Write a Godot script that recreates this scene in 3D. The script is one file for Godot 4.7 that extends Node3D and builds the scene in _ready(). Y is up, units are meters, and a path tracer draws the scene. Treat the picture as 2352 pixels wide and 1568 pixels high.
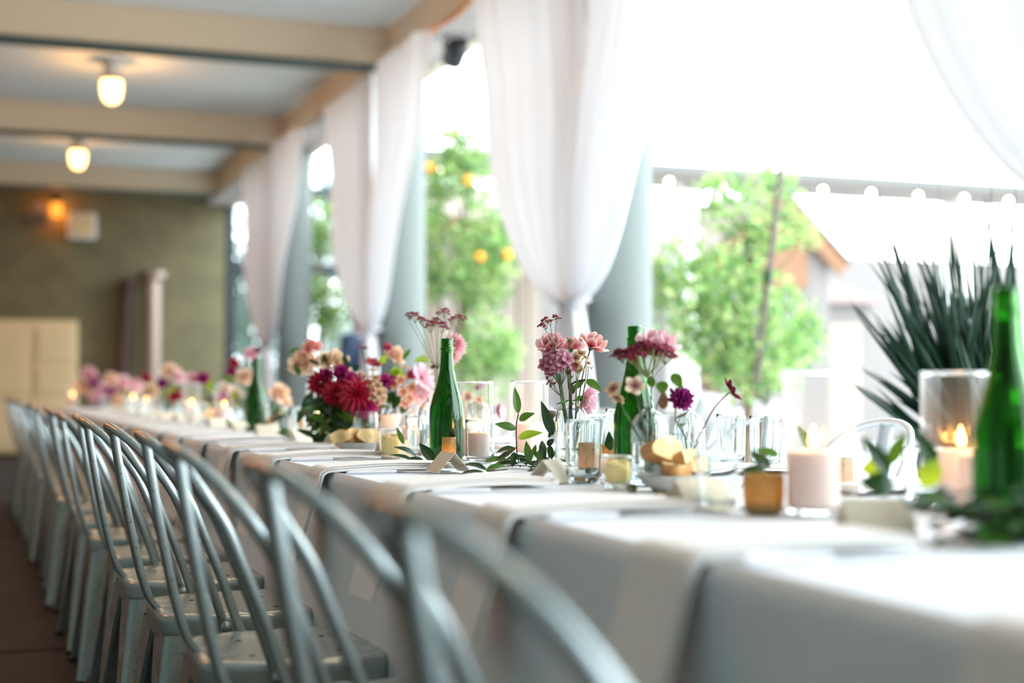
extends Node3D
# A long table laid for a dinner in an open arcade. x runs across the hall towards the courtyard, y up, the hall runs away along -z.

var M := {}
var taken := {}
var rng := RandomNumberGenerator.new()


func _ready() -> void:
	rng.seed = 11
	var cam := Camera3D.new()
	cam.name = "camera"
	cam.position = Vector3(0, 0.932, 0)
	cam.rotation = Vector3(deg_to_rad(1.805), deg_to_rad(-20.837), 0)
	cam.fov = 26.73
	var lens := CameraAttributesPhysical.new()
	lens.frustum_focal_length = 50.5
	lens.frustum_focus_distance = 3.2
	lens.exposure_aperture = 1.6
	cam.attributes = lens
	cam.fov = 26.73
	add_child(cam)
	cam.current = true

	var sky_material := ProceduralSkyMaterial.new()
	sky_material.sky_top_color = Color(0.9, 0.96, 1.0)
	sky_material.sky_horizon_color = Color(0.93, 0.975, 1.0)
	sky_material.ground_bottom_color = Color(0.6, 0.6, 0.58)
	sky_material.ground_horizon_color = Color(0.8, 0.8, 0.78)
	var sky := Sky.new()
	sky.sky_material = sky_material
	var env := Environment.new()
	env.background_mode = Environment.BG_SKY
	env.sky = sky
	env.background_energy_multiplier = 7.0
	env.tonemap_mode = Environment.TONE_MAPPER_LINEAR
	env.tonemap_exposure = 1.28
	env.sdfgi_enabled = true
	env.ssao_enabled = true
	env.ssil_enabled = true
	var around := WorldEnvironment.new()
	around.name = "surroundings"
	around.environment = env
	add_child(around)

	make_materials()
	build_hall()
	build_courtyard()
	build_curtains()
	build_tables()
	build_chairs()
	build_settings()
	build_tableware()
	build_flowers()
	build_garland()
	build_people()

# ---------------------------------------------------------------- meshes

class MB:
	var v := PackedVector3Array()
	var c := PackedColorArray()
	var ix := PackedInt32Array()
	var col := Color.WHITE

	func p(q: Vector3) -> int:
		v.append(q)
		c.append(col)
		return v.size() - 1

	func tri(a: int, b: int, d: int) -> void:
		ix.append(a)
		ix.append(b)
		ix.append(d)

	func quad(a: int, b: int, d: int, e: int) -> void:
		tri(a, b, d)
		tri(a, d, e)

	func grid(nu: int, nv: int, f: Callable, closed := false) -> MB:
		var s := v.size()
		var w := nu if closed else nu + 1
		for j in nv + 1:
			for i in w:
				p(f.call(float(i) / nu, float(j) / nv))
		for j in nv:
			for i in nu:
				var k := (i + 1) % w
				quad(s + j * w + i, s + j * w + k, s + (j + 1) * w + k, s + (j + 1) * w + i)
		return self

	# profile of (radius, height) points from the outside bottom upwards; a point given twice makes a crease
	func lathe(profile: Array, seg := 24, at := Vector3.ZERO) -> MB:
		var n := profile.size() - 1
		return grid(seg, n, func(u: float, t: float) -> Vector3:
			var q: Vector2 = profile[roundi(t * n)]
			return at + Vector3(cos(u * TAU) * q.x, q.y, sin(u * TAU) * q.x), true)

	# a tube along points; radius: a number, or an Array with one number per point; flat: how much narrower it is across "side"
	func tube(pts: Array, radius: Variant, seg := 8, flat := 1.0, side := Vector3.ZERO) -> MB:
		var s := v.size()
		var n := pts.size()
		var a := Vector3.ZERO
		for j in n:
			var t: Vector3 = (pts[mini(j + 1, n - 1)] - pts[maxi(j - 1, 0)]).normalized()
			if side != Vector3.ZERO:
				a = side
			elif j == 0:
				a = Vector3.UP if absf(t.y) < 0.8 else Vector3.RIGHT
			a = (a - t * a.dot(t)).normalized()
			var b := a.cross(t)
			var r: float = radius[j] if radius is Array else radius
			for i in seg:
				var w := TAU * i / seg
				p(pts[j] + a * (cos(w) * r * flat) + b * (sin(w) * r))
		for j in n - 1:
			for i in seg:
				var k := (i + 1) % seg
				quad(s + j * seg + i, s + j * seg + k, s + (j + 1) * seg + k, s + (j + 1) * seg + i)
		for e in [0, n - 1]:
			var m := p(pts[e])
			var f := v.size()
			for i in seg:
				p(v[s + e * seg + i])
			for i in seg:
				var k := (i + 1) % seg
				if e == 0:
					tri(m, f + k, f + i)
				else:
					tri(m, f + i, f + k)
		return self

	# one flat face with its own corners, turned to look towards "out"
	func poly(pts: Array, out: Vector3) -> MB:
		var s := v.size()
		for q in pts:
			p(q)
		var n: Vector3 = (pts[2] - pts[0]).cross(pts[1] - pts[0])
		for i in range(1, pts.size() - 1):
			if n.dot(out) >= 0:
				tri(s, s + i, s + i + 1)
			else:
				tri(s, s + i + 1, s + i)
		return self

	func box(at: Vector3, size: Vector3, ch := 0.0, turn := Basis()) -> MB:
		var h := size / 2
		ch = minf(ch, minf(h.x, minf(h.y, h.z)) * 0.9)
		for ax in 3:
			var b := (ax + 1) % 3
			var d := (ax + 2) % 3
			for sg in [-1.0, 1.0]:
				var f := []
				for k in [[-1, -1], [1, -1], [1, 1], [-1, 1]]:
					var q := Vector3.ZERO
					q[ax] = sg * h[ax]
					q[b] = k[0] * (h[b] - ch)
					q[d] = k[1] * (h[d] - ch)
					f.append(at + turn * q)
				var o := Vector3.ZERO
				o[ax] = sg
				poly(f, turn * o)
				if ch > 0:
					for s2 in [-1.0, 1.0]:
						var e := []
						for k in [[0, -1], [0, 1], [1, 1], [1, -1]]:
							var q := Vector3.ZERO
							q[ax] = sg * (h[ax] - (ch if k[0] else 0.0))
							q[b] = s2 * (h[b] - (0.0 if k[0] else ch))
							q[d] = k[1] * (h[d] - ch)
							e.append(at + turn * q)
						o = Vector3.ZERO
						o[ax] = sg
						o[b] = s2
						poly(e, turn * o)
		if ch > 0:
			for x in [-1.0, 1.0]:
				for y in [-1.0, 1.0]:
					for z in [-1.0, 1.0]:
						var g := Vector3(x, y, z)
						poly([at + turn * (g * (h - Vector3(0, ch, ch))), at + turn * (g * (h - Vector3(ch, 0, ch))), at + turn * (g * (h - Vector3(ch, ch, 0)))], turn * g)
		return self

	func ball(at: Vector3, r: Vector3, seg := 8, rings := 5) -> MB:
		return grid(seg, rings, func(u: float, t: float) -> Vector3:
			var y := -cos(t * PI)
			var q := sin(t * PI)
			return at + Vector3(cos(u * TAU) * q * r.x, y * r.y, sin(u * TAU) * q * r.z), true)

	func done(mt: Material) -> ArrayMesh:
		var n := PackedVector3Array()
		n.resize(v.size())
		for i in range(0, ix.size(), 3):
			var a := v[ix[i]]
			var w := (v[ix[i + 2]] - a).cross(v[ix[i + 1]] - a)
			n[ix[i]] += w
			n[ix[i + 1]] += w
			n[ix[i + 2]] += w
		for i in n.size():
			n[i] = n[i].normalized() if n[i].length_squared() > 1e-24 else Vector3.UP
		var arrays := []
		arrays.resize(Mesh.ARRAY_MAX)
		arrays[Mesh.ARRAY_VERTEX] = v
		arrays[Mesh.ARRAY_NORMAL] = n
		arrays[Mesh.ARRAY_COLOR] = c
		arrays[Mesh.ARRAY_INDEX] = ix
		var m := ArrayMesh.new()
		m.add_surface_from_arrays(Mesh.PRIMITIVE_TRIANGLES, arrays)
		m.surface_set_material(0, mt)
		return m


# ---------------------------------------------------------------- objects

func numbered(called: String) -> String:
	var n: int = taken.get(called, 0)
	taken[called] = n + 1
	return called if n == 0 else "%s_%03d" % [called, n]


func tag(o: Node3D, label: String, category: String, group := "") -> Node3D:
	o.set_meta("label", label)
	o.set_meta("category", category)
	if group:
		o.set_meta("group", group)
	return o


func thing(called: String, label: String, category: String, at := Vector3.ZERO, turn := 0.0, group := "") -> Node3D:
	var o := Node3D.new()
	o.name = numbered(called)
	add_child(o)
	o.position = at
	o.rotation.y = turn
	return tag(o, label, category, group)


func part(parent: Node, called: String, mesh: Mesh, at := Transform3D(), mt: Material = null) -> MeshInstance3D:
	var o := MeshInstance3D.new()
	o.mesh = mesh
	o.name = called
	o.transform = at
	if mt:
		o.set_surface_override_material(0, mt)
	parent.add_child(o, true)
	return o


func single(called: String, label: String, category: String, mesh: Mesh, at := Transform3D(), group := "") -> MeshInstance3D:
	var o := part(self, numbered(called), mesh, at)
	tag(o, label, category, group)
	return o


func struct(called: String, mesh: Mesh, at := Transform3D(), label := "") -> MeshInstance3D:
	var o := part(self, numbered(called), mesh, at)
	o.set_meta("kind", "structure")
	if label:
		o.set_meta("label", label)
	return o


func copy(o: Node3D, label: String, at: Vector3, turn := 0.0) -> Node3D:
	var d: Node3D = o.duplicate()
	var base := String(o.name)
	if base.right(3).is_valid_int():
		base = base.left(-4)
	d.name = numbered(base)
	add_child(d)
	d.position = at
	d.rotation = Vector3(0, turn, 0)
	d.set_meta("label", label)
	return d


func moved(x: float, y: float, z: float) -> Transform3D:
	return Transform3D(Basis(), Vector3(x, y, z))


# the turn that takes +Y to "axis"
func facing(axis: Vector3, roll := 0.0) -> Basis:
	var y := axis.normalized()
	var x := y.cross(Vector3(0.31, 0.2, 0.93)).normalized()
	return Basis(x, y, x.cross(y)) * Basis(Vector3.UP, roll)


# a leaf mesh one long (made along +X, face up) laid from base to tip
func leaf(parent: Node, called: String, mesh: Mesh, base: Vector3, tip: Vector3, wide: float, face: Vector3, mt: Material = null) -> MeshInstance3D:
	var x := tip - base
	var z := x.normalized().cross(face).normalized()
	var y := z.cross(x.normalized())
	return part(parent, called, mesh, Transform3D(Basis(x, y * x.length(), z * wide), base), mt)


func omni(called: String, at: Vector3, color: Color, energy: float, size := 0.03) -> void:
	var l := OmniLight3D.new()
	l.name = numbered(called)
	l.position = at
	l.light_color = color
	l.light_energy = energy
	l.light_size = size
	l.omni_range = 25.0
	l.omni_attenuation = 2.0
	l.shadow_enabled = true
	add_child(l)


func smooth(pts: Array, per := 4) -> Array:
	var cu := Curve3D.new()
	for i in pts.size():
		var t: Vector3 = (pts[mini(i + 1, pts.size() - 1)] - pts[maxi(i - 1, 0)]) / 6.0
		cu.add_point(pts[i], -t, t)
	var out := []
	for i in pts.size() - 1:
		for k in per:
			out.append(cu.sample(i, float(k) / per))
	out.append(pts[-1])
	return out


# ---------------------------------------------------------------- materials

func mat(called: String, color: Color, rough := 0.6, metal := 0.0) -> StandardMaterial3D:
	var m := StandardMaterial3D.new()
	m.resource_name = called
	m.albedo_color = color
	m.roughness = rough
	m.metallic = metal
	M[called] = m
	return m


func noise(freq: float, seed_: int, ramp: Array, size := 512, kind := FastNoiseLite.TYPE_SIMPLEX_SMOOTH, octaves := 4) -> NoiseTexture2D:
	var n := FastNoiseLite.new()
	n.noise_type = kind
	n.frequency = freq
	n.seed = seed_
	n.fractal_octaves = octaves
	var t := NoiseTexture2D.new()
	t.width = size
	t.height = size
	t.seamless = true
	t.noise = n
	if ramp:
		var g := Gradient.new()
		g.offsets = PackedFloat32Array(ramp[0])
		g.colors = PackedColorArray(ramp[1])
		t.color_ramp = g
	return t


func painted(m: StandardMaterial3D, t: Texture2D, scale_: float, world := false) -> StandardMaterial3D:
	m.albedo_texture = t
	m.uv1_triplanar = true
	m.uv1_world_triplanar = world
	m.uv1_scale = Vector3.ONE * scale_
	return m


func relief(m: StandardMaterial3D, t: Texture2D, depth: float, scale_: float) -> StandardMaterial3D:
	m.heightmap_enabled = true
	m.heightmap_texture = t
	m.heightmap_scale = depth
	m.uv1_triplanar = true
	m.uv1_scale = Vector3.ONE * scale_
	return m


func glow(m: StandardMaterial3D, color: Color, energy: float) -> StandardMaterial3D:
	m.emission_enabled = true
	m.emission = color
	m.emission_energy_multiplier = energy
	return m


func lit_through(m: StandardMaterial3D, color: Color) -> StandardMaterial3D:
	m.backlight_enabled = true
	m.backlight = color
	return m


func tinted(called: String, rough := 0.6, back := 0.0) -> StandardMaterial3D:
	var m := mat(called, Color.WHITE, rough)
	m.vertex_color_use_as_albedo = true
	if back > 0:
		lit_through(m, Color(back, back, back))
	return m


func glass(called: String, color: Color, bend := 0.05, rough := 0.0) -> StandardMaterial3D:
	var m := mat(called, Color(color.r, color.g, color.b, 0.0), rough)
	m.refraction_enabled = true
	m.refraction_scale = bend
	return m


func make_materials() -> void:
	var flecks := noise(0.03, 3, [[0.0, 0.11, 0.14, 1.0], [Color(0.3, 0.27, 0.24), Color(0.35, 0.33, 0.3), Color(0.95, 0.95, 0.95), Color(1, 1, 1)]], 512, FastNoiseLite.TYPE_SIMPLEX_SMOOTH, 5)
	var weave := noise(0.2, 5, [], 256, FastNoiseLite.TYPE_SIMPLEX, 2)
	var mottled := noise(0.012, 8, [[0.0, 1.0], [Color(0.86, 0.86, 0.86), Color(1, 1, 1)]])
	painted(mat("chair_metal", Color(0.72, 0.77, 0.765), 0.26, 0.55), flecks, 4.0)
	mat("chair_white", Color(0.88, 0.9, 0.91), 0.35, 0.1)
	mat("pale_wall", Color(0.46, 0.5, 0.48), 0.85)
	mat("dark_hole", Color(0.03, 0.03, 0.03), 0.9)
	mat("rubber", Color(0.06, 0.06, 0.06), 0.8)
	relief(mat("cloth", Color(0.93, 0.95, 0.965), 0.9), weave, 0.03, 6.0)
	relief(mat("napkin", Color(0.96, 0.95, 0.93), 0.9), weave, 0.03, 9.0)
	mat("steel", Color(0.93, 0.94, 0.96), 0.38, 0.6)
	painted(mat("floor", Color(0.075, 0.054, 0.034), 0.75), mottled, 0.8, true)
	mat("joint", Color(0.03, 0.03, 0.03), 0.9)
	mat("ceiling", Color(0.89, 0.92, 0.92), 0.85)
	mat("beam", Color(0.84, 0.79, 0.7), 0.8)
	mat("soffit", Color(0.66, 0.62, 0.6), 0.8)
	mat("beam_steel", Color(0.3, 0.37, 0.36), 0.6)
	painted(mat("olive_wall", Color(0.47, 0.44, 0.32), 0.85), mottled, 0.3, true)
	mat("column", Color(0.43, 0.455, 0.435), 0.7)
	mat("dark_frame", Color(0.08, 0.13, 0.14), 0.5)
	lit_through(mat("curtain", Color(0.92, 0.92, 0.93), 0.9), Color(0.53, 0.53, 0.53))
	mat("orange_cable", Color(0.85, 0.5, 0.1), 0.6)
	mat("black", Color(0.03, 0.03, 0.035), 0.5)
	mat("white_paint", Color(0.88, 0.87, 0.85), 0.6)
	painted(mat("concrete", Color(0.82, 0.82, 0.81), 0.9), mottled, 0.4, true)
	mat("cream", Color(0.88, 0.78, 0.6), 0.7)
	mat("wood_pale", Color(0.58, 0.53, 0.48), 0.8)
	mat("wood_brown", Color(0.5, 0.36, 0.26), 0.8)
	mat("roof_grey", Color(0.42, 0.37, 0.31), 0.8)
	mat("roof_pink", Color(0.4, 0.33, 0.3), 0.8)
	mat("house_white", Color(0.45, 0.425, 0.41), 0.8)
	mat("galvanised", Color(0.62, 0.55, 0.5), 0.45, 0.7)
	mat("rust_pipe", Color(0.3, 0.2, 0.17), 0.6, 0.2)
	mat("bark", Color(0.45, 0.38, 0.3), 0.9)
	glow(mat("lamp_glass", Color(1, 0.95, 0.85), 0.3), Color(1.0, 0.82, 0.5), 5.0)
	glow(mat("amber_lamp", Color(1, 0.7, 0.3), 0.3), Color(1.0, 0.62, 0.2), 1.2)
	glow(mat("bulb_glow", Color(1, 0.95, 0.85), 0.3), Color(1.0, 0.93, 0.8), 9.0)
	glow(mat("flame", Color(1, 0.8, 0.5), 0.5), Color(1.0, 0.72, 0.36), 14.0)
	mat("wick", Color(0.05, 0.04, 0.03), 0.9)
	lit_through(mat("wax", Color(0.94, 0.89, 0.86), 0.5), Color(0.6, 0.52, 0.47))
	var pane := mat("pane", Color(1, 1, 1, 0.03), 0.03)
	pane.transparency = BaseMaterial3D.TRANSPARENCY_ALPHA
	glass("clear_glass", Color(0.97, 0.99, 0.985))
	glass("water", Color(0.98, 0.99, 0.99), 0.033)
	glass("green_glass", Color(0.25, 0.57, 0.09))
	glass("wine", Color(0.62, 0.76, 0.28), 0.034)
	lit_through(painted(mat("gold_glass", Color(0.82, 0.74, 0.53), 0.22, 0.15), noise(0.04, 21, [[0.0, 1.0], [Color(0.75, 0.7, 0.6), Color(1, 1, 1)]], 256), 12.0), Color(1, 0.95, 0.8))
	mat("bowl_grey", Color(0.68, 0.68, 0.66), 0.6)
	painted(mat("crust", Color(0.8, 0.6, 0.36), 0.7), mottled, 20.0)
	mat("crumb", Color(0.95, 0.83, 0.6), 0.9)
	lit_through(mat("butter", Color(0.98, 0.9, 0.58), 0.5), Color(0.5, 0.45, 0.25))
	mat("card", Color(0.88, 0.84, 0.75), 0.8)
	mat("ink", Color(0.15, 0.12, 0.1), 0.8)
	lit_through(mat("leaf_dark", Color(0.07, 0.2, 0.07), 0.35), Color(0.09, 0.2, 0.05))
	lit_through(mat("leaf_mid", Color(0.16, 0.33, 0.1), 0.35), Color(0.3, 0.42, 0.08))
	lit_through(mat("leaf_light", Color(0.38, 0.5, 0.1), 0.4), Color(0.7, 0.8, 0.2))
	lit_through(mat("leaf_brown", Color(0.22, 0.17, 0.08), 0.5), Color(0.4, 0.25, 0.1))
	mat("stem_green", Color(0.24, 0.33, 0.13), 0.6)
	mat("stem_brown", Color(0.3, 0.17, 0.12), 0.7)
	mat("stem_red", Color(0.5, 0.3, 0.27), 0.7)
	lit_through(mat("blade", Color(0.05, 0.22, 0.13), 0.55), Color(0.05, 0.25, 0.15))
	tinted("petals", 0.55, 0.75)
	tinted("beads", 0.8)
	tinted("tree_leaves", 0.6, 0.8)
	tinted("skin_and_cloth", 0.8)
	lit_through(mat("fruit", Color(0.95, 0.6, 0.1), 0.5), Color(0.3, 0.2, 0))

# ---------------------------------------------------------------- the hall

func block(mt: String, lo: Vector3, hi: Vector3, ch := 0.0) -> ArrayMesh:
	return MB.new().box((lo + hi) / 2, hi - lo, ch).done(M[mt])


func build_hall() -> void:
	struct("floor", block("floor", Vector3(-4.2, -0.2, -20.8), Vector3(3.62, 0, 5.2)))
	for k in 6:
		part(get_node("floor"), "floor_joint", block("joint", Vector3(-4.0, 0, -0.02), Vector3(3.6, 0.003, 0.02)), moved(0, 0, -1.2 - 4.18 * k))
	struct("ceiling", block("ceiling", Vector3(-4.2, 3.86, -20.8), Vector3(3.2, 4.06, 5.2)))
	struct("wall_left", block("pale_wall", Vector3(-4.2, 0, -20.8), Vector3(-4.0, 3.86, 5.2)))
	struct("wall_back", block("olive_wall", Vector3(-4.0, 0, -20.8), Vector3(3.45, 3.86, -20.6)))
	struct("wall_front", block("pale_wall", Vector3(-4.0, 0, 5.0), Vector3(3.5, 3.86, 5.2)))
	# joists across the hall at each column, with a dark steel plate under each
	for k in 6:
		var z := 1.17 - 4.18 * k
		var b := struct("trim_%d" % (k + 1), block("beam", Vector3(-4.0, 3.55, -0.1), Vector3(3.2, 3.86, 0.1), 0.008), moved(0, 0, z))
		part(b, "bottom_plate", block("beam_steel", Vector3(-4.0, 3.53, -0.13), Vector3(3.2, 3.55, 0.13), 0.004))
	var edge := struct("trim_7", block("beam", Vector3(3.2, 3.55, -20.8), Vector3(3.5, 4.1, 5.2), 0.008))
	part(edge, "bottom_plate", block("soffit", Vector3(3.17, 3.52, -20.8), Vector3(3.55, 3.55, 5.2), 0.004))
	part(edge, "outer_ledge", block("beam", Vector3(3.5, 3.5, -20.8), Vector3(3.62, 4.1, 5.2), 0.008))
	for k in 5:
		var z := 1.17 - 4.18 * k
		var c := struct("column_%d" % (k + 1), MB.new().lathe([Vector2(0, -0.1), Vector2(0.24, -0.1), Vector2(0.24, -0.1), Vector2(0.24, 0.1), Vector2(0.24, 0.1), Vector2(0.19, 0.14), Vector2(0.18, 0.16), Vector2(0.18, 3.52)], 32).done(M["column"]), moved(3.37, 0, z))
		part(c, "drain_pipe", MB.new().tube([Vector3(-0.2, 1.5, 0.02), Vector3(-0.2, 3.5, 0.02)], 0.04, 10).done(M["dark_frame"]))
	# the glazed steel screen past the end wall
	var w := struct("window_1", block("dark_frame", Vector3(3.45, 0, -20.75), Vector3(3.6, 3.86, -20.6), 0.01))
	for x in [4.55, 5.65]:
		part(w, "mullion", block("dark_frame", Vector3(x, 0, -20.74), Vector3(x + 0.1, 3.86, -20.62), 0.01))
	for y in [[0.0, 0.25], [2.5, 2.73], [3.62, 3.86]]:
		part(w, "rail", block("dark_frame", Vector3(3.6, y[0], -20.73), Vector3(5.7, y[1], -20.63), 0.01))
	for x in [[3.6, 4.55], [4.65, 5.65]]:
		for y in [[0.25, 2.5], [2.73, 3.62]]:
			part(w, "pane", block("pane", Vector3(x[0], y[0], -20.69), Vector3(x[1], y[1], -20.68)))

	# ceiling lamps: a cap, a collar and a glowing glass jar
	var names := ["jar ceiling lamp lit over the near end of the table", "jar ceiling lamp lit in the second bay from the lens", "jar ceiling lamp lit in the third bay from the lens", "glowing jar ceiling lamp in view, the larger and nearer of the two", "glowing jar ceiling lamp in view, the smaller and farther of the two"]
	for k in 5:
		var at := Vector3(1.2, 3.86, -0.85 - 4.13 * k)
		var o := thing("ceiling_lamp", names[k], "lamp", at, 0, "jar lamps along the ceiling")
		part(o, "cap", MB.new().lathe([Vector2(0, -0.16), Vector2(0.085, -0.16), Vector2(0.085, -0.16), Vector2(0.09, -0.13), Vector2(0.08, -0.1), Vector2(0.08, -0.03), Vector2(0.1, -0.02), Vector2(0.1, 0)], 24).done(M["white_paint"]))
		part(o, "collar", MB.new().lathe([Vector2(0.06, -0.19), Vector2(0.095, -0.19), Vector2(0.1, -0.18), Vector2(0.1, -0.165), Vector2(0.09, -0.155), Vector2(0.05, -0.155)], 24).done(M["galvanised"]))
		part(o, "glass_jar", MB.new().lathe([Vector2(0, -0.395), Vector2(0.03, -0.39), Vector2(0.06, -0.37), Vector2(0.082, -0.33), Vector2(0.09, -0.28), Vector2(0.092, -0.2), Vector2(0.088, -0.18), Vector2(0, -0.175)], 24).done(M["lamp_glass"]))
		omni("lamp_light", at + Vector3(0, -0.28, 0), Color(1.0, 0.72, 0.42), 0.42, 0.05)
		if k > 0 and k < 4:
			copy(o, "%s jar ceiling lamp from the near end, in the second row over the wall side" % COUNT[k - 1], at + Vector3(-3.3, 0, -2.0), 0)
			omni("lamp_light", at + Vector3(-3.3, -0.28, -2.0), Color(1.0, 0.55, 0.25), 1.3, 0.05)
	var s := thing("wall_lamp", "small amber jar lamp glowing high on the olive end wall", "lamp", Vector3(1.13, 3.34, -20.6))
	part(s, "bracket", MB.new().lathe([Vector2(0, 0.1), Vector2(0.07, 0.1), Vector2(0.07, 0.14), Vector2(0.05, 0.18), Vector2(0, 0.18)], 16, Vector3(0, 0, 0.12)).box(Vector3(0, 0.14, 0.06), Vector3(0.06, 0.06, 0.12), 0.005).done(M["black"]))
	part(s, "glass_jar", MB.new().lathe([Vector2(0, -0.11), Vector2(0.05, -0.1), Vector2(0.08, -0.07), Vector2(0.085, 0.0), Vector2(0.085, 0.1), Vector2(0, 0.1)], 16, Vector3(0, 0, 0.12)).done(M["amber_lamp"]))
	omni("wall_lamp_light", Vector3(1.13, 3.34, -20.48), Color(1.0, 0.6, 0.25), 0.15, 0.04)
	var q := thing("speaker_box", "square white box mounted on the end wall beside the amber lamp", "speaker", Vector3(1.47, 3.12, -20.6))
	part(q, "cabinet", block("white_paint", Vector3(-0.19, -0.17, 0.03), Vector3(0.19, 0.19, 0.25), 0.02))
	part(q, "grille", block("cream", Vector3(-0.15, -0.13, 0.25), Vector3(0.15, 0.15, 0.258), 0.004))
	part(q, "mount", block("black", Vector3(-0.05, -0.05, 0), Vector3(0.05, 0.05, 0.03)))
	var f := thing("wall_fan", "round grey fan fixed to the end wall left of the amber lamp", "fan", Vector3(0.95, 3.27, -20.6))
	part(f, "cage", MB.new().tube(ring(Vector3(0, 0, 0.16), 0.17, 24), 0.012, 6).tube(ring(Vector3(0, 0, 0.16), 0.1, 20), 0.006, 5).done(M["galvanised"]))
	part(f, "mount", block("black", Vector3(-0.05, -0.05, 0), Vector3(0.05, 0.05, 0.12), 0.01))
	for k in 4:
		var b := Basis(Vector3(0, 0, 1), TAU * k / 4 + 0.3)
		part(f, "blade", MB.new().box(Vector3(0.09, 0, 0), Vector3(0.13, 0.07, 0.006), 0.002).done(M["galvanised"]), Transform3D(b * Basis(Vector3.RIGHT, 0.4), Vector3(0, 0, 0.15)))
	var pipe := thing("flue_pipe", "tall capped metal pipe standing beside a thinner rusty one before the end wall", "pipe", Vector3(2.4, 0, -20.3))
	part(pipe, "pipe", MB.new().lathe([Vector2(0.13, 0), Vector2(0.13, 2.4), Vector2(0, 2.42)], 24).done(M["galvanised"]))
	part(pipe, "cap", MB.new().lathe([Vector2(0.1, 2.4), Vector2(0.18, 2.41), Vector2(0.2, 2.44), Vector2(0.2, 2.5), Vector2(0.15, 2.55), Vector2(0, 2.57)], 24).done(M["galvanised"]))
	var rusty := thing("rusty_pipe", "thin rust-brown pipe leaning left of the capped metal pipe", "pipe", Vector3(1.98, 0, -20.35))
	part(rusty, "pipe", MB.new().tube([Vector3(-0.06, 0, 0), Vector3(0.11, 2.36, 0)], 0.09, 16).done(M["rust_pipe"]))
	part(rusty, "collar", MB.new().tube([Vector3(0.105, 2.3, 0), Vector3(0.11, 2.4, 0)], 0.11, 16).done(M["rust_pipe"]))
	var cb := thing("cream_cabinet", "tall cream cabinet with panelled doors against the olive end wall", "cabinet", Vector3(0.55, 0, -20.3))
	part(cb, "body", block("cream", Vector3(-0.9, 0.05, -0.28), Vector3(0.86, 1.82, 0.2), 0.01))
	for x in 3:
		var d := part(cb, "door", block("cream", Vector3(-0.28, 0, 0), Vector3(0.28, 1.68, 0.025), 0.006), moved(-0.6 + 0.585 * x, 0.09, 0.2))
		for y in [[0.08, 0.62], [0.74, 1.1], [1.18, 1.6]]:
			part(d, "raised_panel", block("cream", Vector3(-0.22, y[0], 0.025), Vector3(0.22, y[1], 0.04), 0.012))
	# things along the edge beam
	var cord := []
	for k in 24:
		var t := k / 23.0
		cord.append(Vector3(3.155, 3.535 - 0.03 * absf(sin(t * PI * 5.0)), -7.4 - 4.0 * t))
	cord.append(Vector3(3.17, 3.5, -11.46))
	cord.append(Vector3(3.15, 3.1, -11.5))
	single("extension_cord", "orange cord running along the lower edge of the arcade beam", "cord", MB.new().tube(cord, 0.014, 6).done(M["orange_cable"]))
	var sp := thing("spotlight", "black spotlight clamped under the arcade beam beside the orange cord", "lamp", Vector3(3.36, 3.52, -10.0))
	part(sp, "yoke", MB.new().tube(ring(Vector3(0, -0.07, 0), 0.09, 16), 0.01, 6).done(M["black"]))
	part(sp, "housing", MB.new().lathe([Vector2(0, -0.1), Vector2(0.08, -0.1), Vector2(0.085, -0.09), Vector2(0.085, 0.06), Vector2(0.05, 0.1), Vector2(0, 0.1)], 20).done(M["black"]), Transform3D(Basis(Vector3(1, 0, 0), 1.0), Vector3(0, -0.12, 0)))


func ring(at: Vector3, r: float, n: int) -> Array:
	var out := []
	for k in n + 1:
		out.append(at + Vector3(cos(TAU * k / n) * r, sin(TAU * k / n) * r, 0))
	return out


# ---------------------------------------------------------------- curtains

# one panel, from the beam at one side of a column down to the tie at the column and on to the floor; way +1 hangs towards the far end
func curtain(z: float, way: float, label: String, tied: bool) -> void:
	var o := thing("curtain", label, "curtain", Vector3(3.08, 0, z), 0, "white curtains tied at the columns")
	var tie := 1.4
	var ph := rng.randf() * 6.0
	var f := func(u: float, v: float) -> Vector3:
		var y := 3.5 * (1.0 - v)
		var s := (y - tie) / (3.5 - tie)
		var inner := 0.03
		var outer := 0.0
		var amp := 0.0
		if s > 0:
			inner = lerpf(0.008, 0.08, smoothstep(0.45, 0.75, s))
			outer = 0.1 + 1.5 * pow(s, 0.45)
			amp = lerpf(0.022, 0.05, s)
		else:
			var q := -s / (tie / (3.5 - tie))
			inner = 0.008
			outer = 0.1 + 0.22 * sqrt(minf(1, q * 2.0))
			amp = lerpf(0.022, 0.04, minf(1, q * 2))
		var w := u * TAU * 5.5 + ph
		var shift := 0.2 * smoothstep(0.0, 0.6, s) * way
		var wave := sin(w + 0.5 * sin(u * 9.0 + ph)) + 0.35 * sin(w * 2.3 + ph * 2 + v * 1.5)
		var sag := 0.0
		if s > 0:
			sag = 0.05 * sin(minf(1, s * 1.5) * PI) * (0.3 + u)
		return Vector3(-amp * wave - sag + 0.02 * way, y, -way * lerpf(inner - shift, outer, u + 0.012 * sin(w * 2.0)))
	part(o, "cloth_panel", MB.new().grid(110, 46, f).done(M["curtain"]))
	if tied:
		var band := []
		for k in 25:
			band.append(Vector3(0.075 * cos(TAU * k / 24), tie, 0.125 * sin(TAU * k / 24)))
		part(o, "tie_band", MB.new().tube(band, 0.03, 8, 0.35, Vector3(0.01, 1, 0.02)).done(M["curtain"]))


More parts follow.
